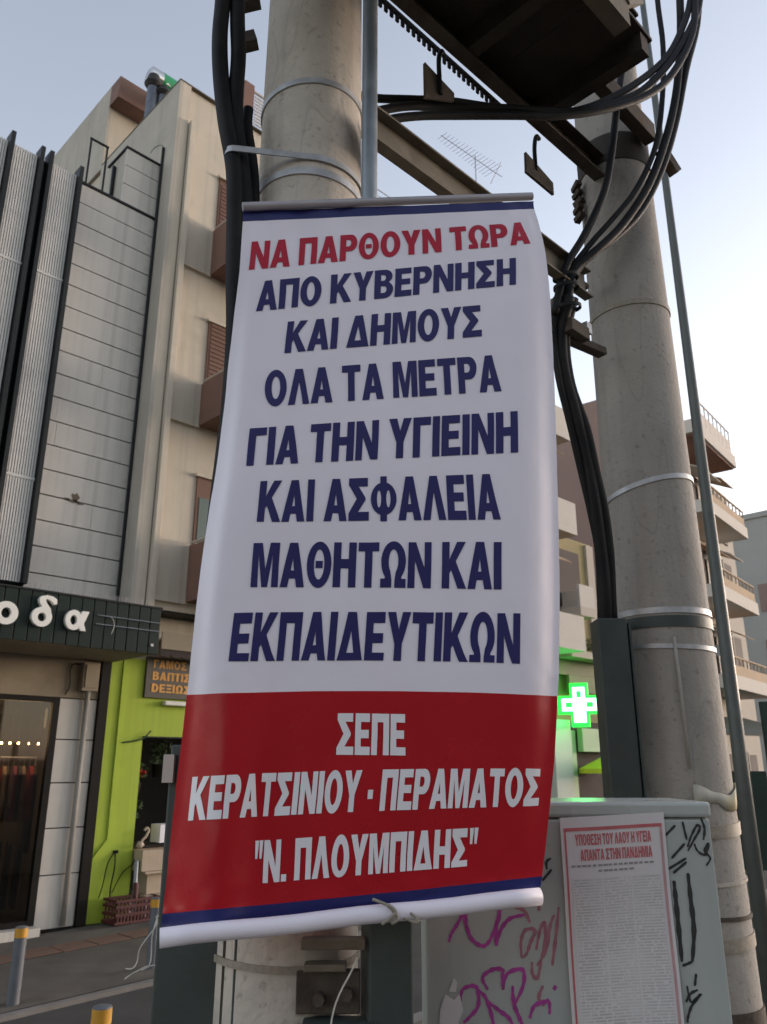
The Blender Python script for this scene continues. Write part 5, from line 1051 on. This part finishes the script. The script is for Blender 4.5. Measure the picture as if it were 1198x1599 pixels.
 [(1.049,1.764,1.706), (1.056,1.744,1.708), (1.06,1.711,1.713), (1.063,1.67,1.719), (1.075,1.637,1.723), (1.099,1.615,1.726), (1.135,1.609,1.725), (1.173,1.606,1.724), (1.212,1.589,1.726), (1.251,1.555,1.729), (1.291,1.524,1.733), (1.334,1.495,1.736), (1.378,1.467,1.739), (1.431,1.446,1.74), (1.475,1.415,1.744), (1.519,1.384,1.748), (1.565,1.353,1.751), (1.617,1.327,1.754), (1.66,1.304,1.757), (1.69,1.281,1.76), (1.72,1.264,1.762), (1.739,1.25,1.764), (1.752,1.242,1.765), (1.762,1.233,1.766)],
 [(1.047,1.762,1.69), (1.056,1.745,1.692), (1.058,1.711,1.697), (1.063,1.673,1.703), (1.074,1.638,1.708), (1.099,1.618,1.71), (1.134,1.61,1.71), (1.172,1.607,1.709), (1.211,1.59,1.71), (1.25,1.557,1.714), (1.289,1.525,1.718), (1.332,1.496,1.721), (1.378,1.47,1.724), (1.43,1.448,1.726), (1.474,1.418,1.729), (1.517,1.386,1.733), (1.566,1.357,1.737), (1.616,1.329,1.74), (1.658,1.305,1.743), (1.691,1.285,1.746), (1.719,1.266,1.748), (1.737,1.252,1.75), (1.749,1.243,1.751), (1.761,1.235,1.752)],
 [(1.047,1.764,1.669), (1.057,1.748,1.671), (1.059,1.714,1.677), (1.063,1.675,1.683), (1.074,1.64,1.688), (1.097,1.617,1.691), (1.132,1.61,1.691), (1.171,1.608,1.69), (1.211,1.592,1.692), (1.25,1.56,1.696), (1.29,1.529,1.7), (1.332,1.499,1.704), (1.375,1.47,1.707), (1.429,1.451,1.709), (1.473,1.421,1.713), (1.519,1.391,1.717), (1.564,1.36,1.721), (1.615,1.332,1.725), (1.657,1.309,1.728), (1.688,1.287,1.731), (1.717,1.269,1.734), (1.735,1.254,1.736), (1.747,1.246,1.737), (1.757,1.236,1.738)],
 [(1.045,1.762,1.654), (1.055,1.748,1.656), (1.058,1.713,1.662), (1.062,1.674,1.669), (1.074,1.641,1.674), (1.098,1.619,1.678), (1.133,1.613,1.678), (1.171,1.61,1.677), (1.211,1.594,1.678), (1.25,1.562,1.683), (1.29,1.531,1.688), (1.333,1.502,1.691), (1.378,1.475,1.695), (1.429,1.453,1.698), (1.473,1.422,1.702), (1.516,1.39,1.707), (1.562,1.36,1.711), (1.613,1.333,1.715), (1.656,1.31,1.718), (1.688,1.289,1.721), (1.715,1.27,1.724), (1.734,1.256,1.726), (1.745,1.247,1.727), (1.757,1.239,1.729)],
]
ROW_V = dict(navy_top=0.0666667, red_top=0.666667, navy_low=0.933333)
LINES = [
 ('red', 'ΝΑ ΠΑΡΘΟΥΝ ΤΩΡΑ', (0.0326, 0.1331), (0.9536, 0.1337), (0.0365, 0.0981), (0.9605, 0.0962)),
 ('navy', 'ΑΠΟ ΚΥΒΕΡΝΗΣΗ', (0.0701, 0.2001), (0.8937, 0.2002), (0.0668, 0.1524), (0.9011, 0.1565)),
 ('navy', 'ΚΑΙ ΔΗΜΟΥΣ', (0.172, 0.2668), (0.7808, 0.2667), (0.1747, 0.2211), (0.7821, 0.2247)),
 ('navy', 'ΟΛΑ ΤΑ ΜΕΤΡΑ', (0.123, 0.3347), (0.8372, 0.3333), (0.1173, 0.2896), (0.8317, 0.2909)),
 ('navy', 'ΓΙΑ ΤΗΝ ΥΓΙΕΙΝΗ', (0.0887, 0.4), (0.8857, 0.4003), (0.0867, 0.3587), (0.8846, 0.3563)),
 ('navy', 'ΚΑΙ ΑΣΦΑΛΕΙΑ', (0.1418, 0.4667), (0.8336, 0.4668), (0.1373, 0.419), (0.8229, 0.4212)),
 ('navy', 'ΜΑΘΗΤΩΝ ΚΑΙ', (0.1451, 0.534), (0.8366, 0.5341), (0.14, 0.4894), (0.8355, 0.4888)),
 ('navy', 'ΕΚΠΑΙΔΕΥΤΙΚΩΝ', (0.1045, 0.6004), (0.892, 0.6015), (0.1077, 0.5561), (0.8907, 0.5545)),
 ('white', 'ΣΕΠΕ', (0.4186, 0.7366), (0.6013, 0.7372), (0.4129, 0.6936), (0.5932, 0.6938)),
 ('white', 'ΚΕΡΑΤΣΙΝΙΟΥ - ΠΕΡΑΜΑΤΟΣ', (0.0439, 0.7995), (0.967, 0.8004), (0.043, 0.7571), (0.9651, 0.75)),
 ('white', '"Ν. ΠΛΟΥΜΠΙΔΗΣ"', (0.233, 0.8659), (0.8193, 0.8669), (0.2267, 0.8221), (0.8139, 0.8221)),
]

bn = thing('banner', (1.4, 1.44, 1.62), 'large white and red protest banner with navy Greek capitals tied to the pole', 'banner')
LIFT = .0014
def smoothed(A, k=4):                                        # the sheet as a fine grid of small, nearly flat quads
    rows = [cr(r, 3) for r in A]
    cols = [cr([r[j] for r in rows], 3) for j in range(len(rows[0]))]
    return [[tuple(c[i]) for c in cols] for i in range(len(cols[0]))]
def fine(a): return [a[i]+(a[i+1]-a[i])*k/3 for i in range(len(a)-1) for k in range(3)]+[a[-1]]
BAN = smoothed(BAN); BAN_U = fine(BAN_U); BAN_V = fine(BAN_V)
mb = MB(); nu = len(BAN_U)
for r in BAN: mb.v += [tuple(p) for p in r]
for i in range(len(BAN)-1):
    vmid = (BAN_V[i]+BAN_V[i+1])/2
    mb.mi = 1 if vmid < ROW_V['navy_top'] else 0 if vmid < ROW_V['red_top'] else 2 if vmid < ROW_V['navy_low'] else 1
    for j in range(nu-1): mb.face([i*nu+j, i*nu+j+1, (i+1)*nu+j+1, (i+1)*nu+j])
sheet = make('printed_sheet', mb, [M['vinyl'], M['bnavy'], M['bred']], bn, smooth=True, fixn=False)
import bisect
def surf(u, v):
    u = min(max(u, 0), .99999); v = min(max(v, 0), .99999)
    j = bisect.bisect_right(BAN_U, u)-1; i = bisect.bisect_right(BAN_V, v)-1
    fu = (u-BAN_U[j])/(BAN_U[j+1]-BAN_U[j]); fv = (v-BAN_V[i])/(BAN_V[i+1]-BAN_V[i])
    P = lambda a, b: Vector(BAN[a][b])
    p = (P(i,j)*(1-fu)+P(i,j+1)*fu)*(1-fv)+(P(i+1,j)*(1-fu)+P(i+1,j+1)*fu)*fv
    du = P(i,j+1)-P(i,j); dv = P(i+1,j)-P(i,j)
    n = dv.cross(du).normalized()
    if n.dot(Vector((-.7,-.7,-.1))) < 0: n = -n
    return p+n*LIFT
for colr, txt, bl, brr, tl, tr in LINES:
    mb = MB()
    def fn(s_, t_):
        b = (bl[0]+(brr[0]-bl[0])*s_, bl[1]+(brr[1]-bl[1])*s_); tt = (tl[0]+(tr[0]-tl[0])*s_, tl[1]+(tr[1]-tl[1])*s_)
        return surf(b[0]+(tt[0]-b[0])*t_, b[1]+(tt[1]-b[1])*t_)
    flat_text(mb, txt, fn, .10, cut=.11)
    make('lettering', mb, {'red':M['tred'],'navy':M['tnavy'],'white':M['twhite']}[colr], bn, fixn=False)
# rods
a_, b_ = map(Vector, CAB_toprod)
make('top_rod', MB().tube([a_, b_], .0125, 16), M['alu'], bn, smooth='auto')
a_, b_ = map(Vector, CAB_roll)
L_ = b_-a_; pts = [a_+L_*k/12+Vector((0,0,.0015*math.sin(k*1.3))) for k in range(13)]
mb = MB(); mb.tube(pts, .0195, 22, cap=False)
roll = make('bottom_roll', mb, M['vinyl'], bn, smooth=True, solid=.002)
roll.modifiers['solid'].offset = -1
# ropes and strings
t = thing('tie_wire', tuple(CAB_T1[0]), 'twisted grey wire tying the banner bottom roll to the post', 'wire')
for c in (CAB_T1, CAB_T2, CAB_T3): make('strand', MB().tube(cr(c), .0035, 6), M['wire'], t, smooth=True)
t = make('hanging_wire', MB().tube(cr(CAB_T4), .0022, 6), M['rope'], smooth=True); tag(t, 'thin pale wire hanging below the banner in front of the pole foot', 'wire')
t = thing('white_string', tuple(CAB_S1[0]), 'loose white string hanging from the banner lower left corner', 'string')
for c in (CAB_S1, CAB_S2, CAB_S3): make('strand', MB().tube(cr(c), .0015, 6), M['rope'], t, smooth=True)

# ================================================================== UTILITY CABINET
CO = Vector((1.881, 1.727, 0)); CR = Vector((.711,-.703,0)); CN = Vector((.703,.711,0)); CW = .85
cbt = thing('utility_cabinet', CO+CR*.42+Vector((0,0,gz(2)+.13)), 'pale grey green street cabinet covered in purple and black graffiti', 'cabinet')
def cbox(s0, s1, t0, t1, z0, z1): return MB().obox(CO+CR*(s0+s1)/2+CN*(t0+t1)/2+Vector((0,0,(z0+z1)/2)), CR, CN, (0,0,1), (s1-s0)/2, (t1-t0)/2, (z1-z0)/2)
make('plinth', cbox(.02, CW-.02, .02, .33, gz(2)+.13, .40), M['kerb'], cbt, bevel=.004)
make('body', cbox(0, CW, 0.012, .35, .401, 1.86), M['cabinet'], cbt, bevel=.008)
make('roof', cbox(-.008, CW+.004, -.004, .36, 1.861, 1.905), M['roofpaint'], cbt, bevel=.010)
for s0, s1 in ((.004, .417), (.421, CW-.004)): make('door', cbox(s0, s1, 0.0, .0115, .43, 1.855), M['cabinet'], cbt, bevel=.004)
GRAF_PURPLE = [[(0.064, 1.53), (0.071, 1.55), (0.085, 1.57), (0.113, 1.61), (0.113, 1.58), (0.127, 1.54), (0.156, 1.52), (0.177, 1.53), (0.198, 1.57), (0.212, 1.62)], [(0.198, 1.64), (0.212, 1.61), (0.198, 1.56), (0.198, 1.52)], [(0.198, 1.52), (0.212, 1.56), (0.24, 1.59), (0.283, 1.6)], [(0.092, 1.38), (0.099, 1.41), (0.127, 1.42), (0.141, 1.41), (0.141, 1.37), (0.113, 1.34), (0.099, 1.33)], [(0.17, 1.41), (0.156, 1.44), (0.184, 1.46), (0.212, 1.46), (0.212, 1.44), (0.212, 1.41)], [(0.212, 1.41), (0.226, 1.45), (0.269, 1.46), (0.269, 1.42), (0.24, 1.37)], [(0.141, 1.41), (0.163, 1.39), (0.177, 1.35), (0.184, 1.31)], [(0.17, 1.38), (0.198, 1.36), (0.226, 1.34), (0.24, 1.31)], [(0.24, 1.42), (0.24, 1.38), (0.255, 1.34), (0.269, 1.31)], [(0.283, 1.34), (0.297, 1.37), (0.325, 1.38), (0.339, 1.38), (0.339, 1.35)], [(0.354, 1.41), (0.361, 1.42)]]
GRAF_PINK = [[(0.269, 1.49), (0.269, 1.53), (0.283, 1.56), (0.311, 1.56), (0.297, 1.53), (0.283, 1.5), (0.269, 1.49)], [(0.255, 1.62), (0.283, 1.61), (0.297, 1.58)], [(0.311, 1.51), (0.325, 1.56), (0.339, 1.58), (0.339, 1.54), (0.325, 1.49)], [(0.311, 1.47), (0.339, 1.51), (0.354, 1.57), (0.368, 1.6)], [(0.354, 1.47), (0.368, 1.54), (0.382, 1.62)], [(0.297, 1.48), (0.297, 1.45), (0.311, 1.44), (0.325, 1.49)], [(0.325, 1.61), (0.325, 1.64)], [(0.325, 1.42), (0.311, 1.39), (0.325, 1.37)]]
GRAF_BLACK = [[(0.707, 1.81), (0.742, 1.84)], [(0.721, 1.75), (0.764, 1.79)], [(0.707, 1.72), (0.764, 1.75)], [(0.721, 1.71), (0.764, 1.74)], [(0.771, 1.78), (0.785, 1.81), (0.806, 1.84), (0.813, 1.83), (0.792, 1.8), (0.771, 1.77)], [(0.764, 1.85), (0.771, 1.8)], [(0.82, 1.86), (0.827, 1.83), (0.82, 1.8)], [(0.792, 1.79), (0.799, 1.77), (0.82, 1.76), (0.834, 1.79), (0.82, 1.77), (0.834, 1.75), (0.82, 1.73)], [(0.721, 1.69), (0.721, 1.64), (0.721, 1.56), (0.721, 1.48)], [(0.764, 1.71), (0.764, 1.64), (0.764, 1.56), (0.75, 1.48)], [(0.721, 1.47), (0.75, 1.48)], [(0.721, 1.38), (0.735, 1.4), (0.757, 1.41)], [(0.728, 1.42), (0.735, 1.38), (0.764, 1.4), (0.735, 1.37), (0.721, 1.34), (0.721, 1.33)], [(0.757, 1.45), (0.75, 1.42)], [(0.354, 1.72), (0.354, 1.74), (0.368, 1.75)], [(0.339, 1.69), (0.368, 1.72)]]

def ribbon(mb, pts, w0, off=.0016):
    P = cr([CO+CR*a+Vector((0,0,b)) for a, b in pts], 6)
    n0 = len(mb.v); N = len(P)
    for i, p in enumerate(P):
        t_ = (P[min(i+1,N-1)]-P[max(i-1,0)]).normalized(); sd2 = t_.cross(CN).normalized()
        ww = w0*(.55+.45*math.sin(math.pi*(i+.5)/N))*(1+.2*math.sin(i*1.7))
        for q in (-1, 1): mb.v.append(tuple(p+sd2*ww*q-CN*off))
    for i in range(N-1): mb.face([n0+2*i, n0+2*i+1, n0+2*i+3, n0+2*i+2])
for data, m, wd, off in ((GRAF_PURPLE, 'gpurple', .0055, .0018), (GRAF_PINK, 'gpink', .0050, .0012), (GRAF_BLACK, 'gblack', .0038, .0024)):
    for k, l in enumerate(data):
        mb = MB(); ribbon(mb, l, wd*(1.8 if (m == 'gblack' and k in (8, 9)) else 1), off+k*.00003)
        make('graffiti', mb, M[m], cbt, fixn=False)
# torn white paper remains
def sheetpoly(pts, off, m, name, parent): 
    mb = MB(); mb.v = [tuple(CO+CR*a+Vector((0,0,b))-CN*off) for a, b in pts]; mb.face(list(range(len(pts)))); return make(name, mb, m, parent, fixn=False)
sheetpoly([(.035,1.36),(.05,1.40),(.075,1.385),(.09,1.40),(.10,1.36),(.085,1.33),(.10,1.28),(.05,1.25),(.03,1.30)], .003, M['paper'], 'paper_scrap', cbt)
sheetpoly([(.060,1.405),(.075,1.44),(.085,1.43),(.08,1.405)], .0032, M['paper'], 'paper_scrap', cbt)
# poster
po = thing('poster', CO+CR*.55+Vector((0,0,1.0)), 'white notice with red frame and headline pasted on the utility cabinet', 'poster')
mb = MB(); nx_, nz_ = 14, 24; x0, x1 = .398, .706
def pp(u, v, off=.0):                                        # v: 0 top .. 1 bottom
    a = x0+(x1-x0)*u; z = 1.861+.016*u-v*(.92)
    bulge = .012+.006*math.sin(5*u+3*v)*math.sin(math.pi*u)+.004*math.sin(11*v+2*u)
    return CO+CR*a+Vector((0,0,z-.035*0))-CN*(.001+bulge+off)
def uvsheet(name, u0, u1, v0, v1, off, m, kx=10, kz=16):
    mb = MB(); uv = []
    for j in range(kz+1):
        for i in range(kx+1):
            u = u0+(u1-u0)*i/kx; v = v0+(v1-v0)*j/kz; mb.v.append(tuple(pp(u, v, off)))
    for j in range(kz):
        for i in range(kx): mb.face([j*(kx+1)+i, (j+1)*(kx+1)+i, (j+1)*(kx+1)+i+1, j*(kx+1)+i+1])
    o = make(name, mb, m, po, smooth=True, fixn=False)
    ul = o.data.uv_layers.new(name='uv')
    for p in o.data.polygons:
        for li in p.loop_indices:
            vi = o.data.loops[li].vertex_index; i = vi % (kx+1); j = vi//(kx+1)
            ul.data[li].uv = (i/kx, 1-j/kz)
    return o
uvsheet('paper', 0, 1, 0, 1, 0, M['paper'], 20, 32)
uvsheet('frame_line', .03, .97, .032, .042, .0012, M['pred'], 20, 1)
uvsheet('frame_line', .03, .048, .0421, 1, .0012, M['pred'], 1, 32)
uvsheet('frame_line', .945, .97, .0421, 1, .0012, M['ppink'], 1, 32)
for txt, v0, v1, u0, u1 in (('ΥΠΟΘΕΣΗ ΤΟΥ ΛΑΟΥ Η ΥΓΕΙΑ', .085, .052, .13, .86), ('ΑΠΑΝΤΑ ΣΤΗΝ ΠΑΝΔΗΜΙΑ', .130, .097, .17, .86)):
    mb = MB(); flat_text(mb, txt, lambda s_, t_: pp(u0+(u1-u0)*s_, v0+(v1-v0)*t_, .0013), .3); make('headline', mb, M['pred'], po, fixn=False)
for v0, u0, u1 in ((.142, .08, .92), (.158, .33, .70)):
    for k in range(int((u1-u0)/.05)): uvsheet('small_line', u0+k*.05, u0+k*.05+random.uniform(.03,.046), v0, v0+.006, .0013, M['pgrey'], 1, 1)
uvsheet('fine_print', .08, .92, .18, .99, .0013, M['print'], 16, 24)
# crumpled tape round the second pole above the cabinet
t = thing('paper_wrap', (3.3, 1.3, 1.86), 'crumpled yellow and white paper stuck round the right pole above the cabinet', 'paper')
mb = MB(); n = 26
for k in range(n+1):
    a = R(-140+k*4.4); r = .210+.0012*math.sin(k*.7); x, y = 3.23, 1.585
    mb.v.append((x+r*math.cos(a), y+r*math.sin(a), 1.862+.018*math.sin(k*.42)+.003*math.sin(k*1.3))); mb.v.append((x+(r+.003)*math.cos(a), y+(r+.003)*math.sin(a), 1.925+.020*math.sin(k*.3+2)+.003*math.sin(k*1.1)))
for k in range(n): mb.face([2*k, 2*k+2, 2*k+3, 2*k+1])
make('sheet', mb, M['tape'], t, smooth=True, fixn=False, solid=.002)

# ================================================================== THIN LAMP POST AT THE RIGHT
lp = thing('lamp_post', (6.53, 2.68, gz(6.5)+.13), 'thin grey green street lamp post right of the cable loops', 'lamp post')
make('shaft', MB().tube([(6.53,2.68,gz(6.5)+.1),(6.53,2.68,2.2),(6.53,2.68,7.0),(6.53,2.68,10.5)], [.062,.055,.036,.028], 16), M['lamppost'], lp, smooth=True)
make('bracket', MB().beam((6.53,2.68,10.3),(6.2,3.9,10.6),.04,.04), M['lamppost'], lp)
make('lamp_head', MB().obox((6.15,4.1,10.6),(-.25,.97,0),(.97,.25,0),(0,0,1),.28,.12,.05), M['galv'], lp, bevel=.02)
bd = thing('notice_board', (6.75, 2.6, 1.2), 'dark green board standing behind the lamp post at the right edge', 'board')
make('panel', MB().obox((6.98,2.55,1.90),(.711,-.703,0),(.703,.711,0),(0,0,1),.10,.02,.62), M['dgreen'], bd, bevel=.004)
make('panel', MB().obox((6.75,2.72,1.62),(.711,-.703,0),(.703,.711,0),(0,0,1),.13,.03,.36), M['dgreen'], bd, bevel=.004)
make('leg', MB().tube([(6.84,2.67,gz(6.8)+.1),(6.84,2.67,1.3)], .03, 10), M['dgreen'], bd)

# ================================================================== OPPOSITE SIDE OF THE STREET (unseen blocks added behind the camera to dim the light)
for k, (x0, x1, y1, h) in enumerate(((-34, -13.2, -22.5, 15), (-13.1, 2.5, -21.0, 16.5), (2.6, 12, -22.0, 9.5))):
    ob = building('apartment_building', ((x0+x1)/2, y1, 0), ('long unseen cream block added on the opposite side to block light, left end', 'tallest unseen cream block added on the opposite side to block light, behind the pavement', 'low unseen cream block added on the opposite side to block light, right end')[k])
    bx('wall', (x0, x1, y1-10, y1, -.5, h), M['farcream'], ob)
    z = 3.6; w0 = None
    while z < h-2:
        bx('balcony', (x0+1, x1-1, y1+.01, y1+1.1, z, z+.15), M['farwhite'], ob)
        x = x0+1.2
        while x < x1-2:
            if w0 is None: w0 = bx('window', (x, x+1.4, y1-.02, y1+.04, z+.2, z+2.2), M['fardark'], ob)
            else: dup(w0, Vector((x+.7, y1+.01, z+.2))-wloc(ob), ob)
            x += 2.6
        z += 3.0
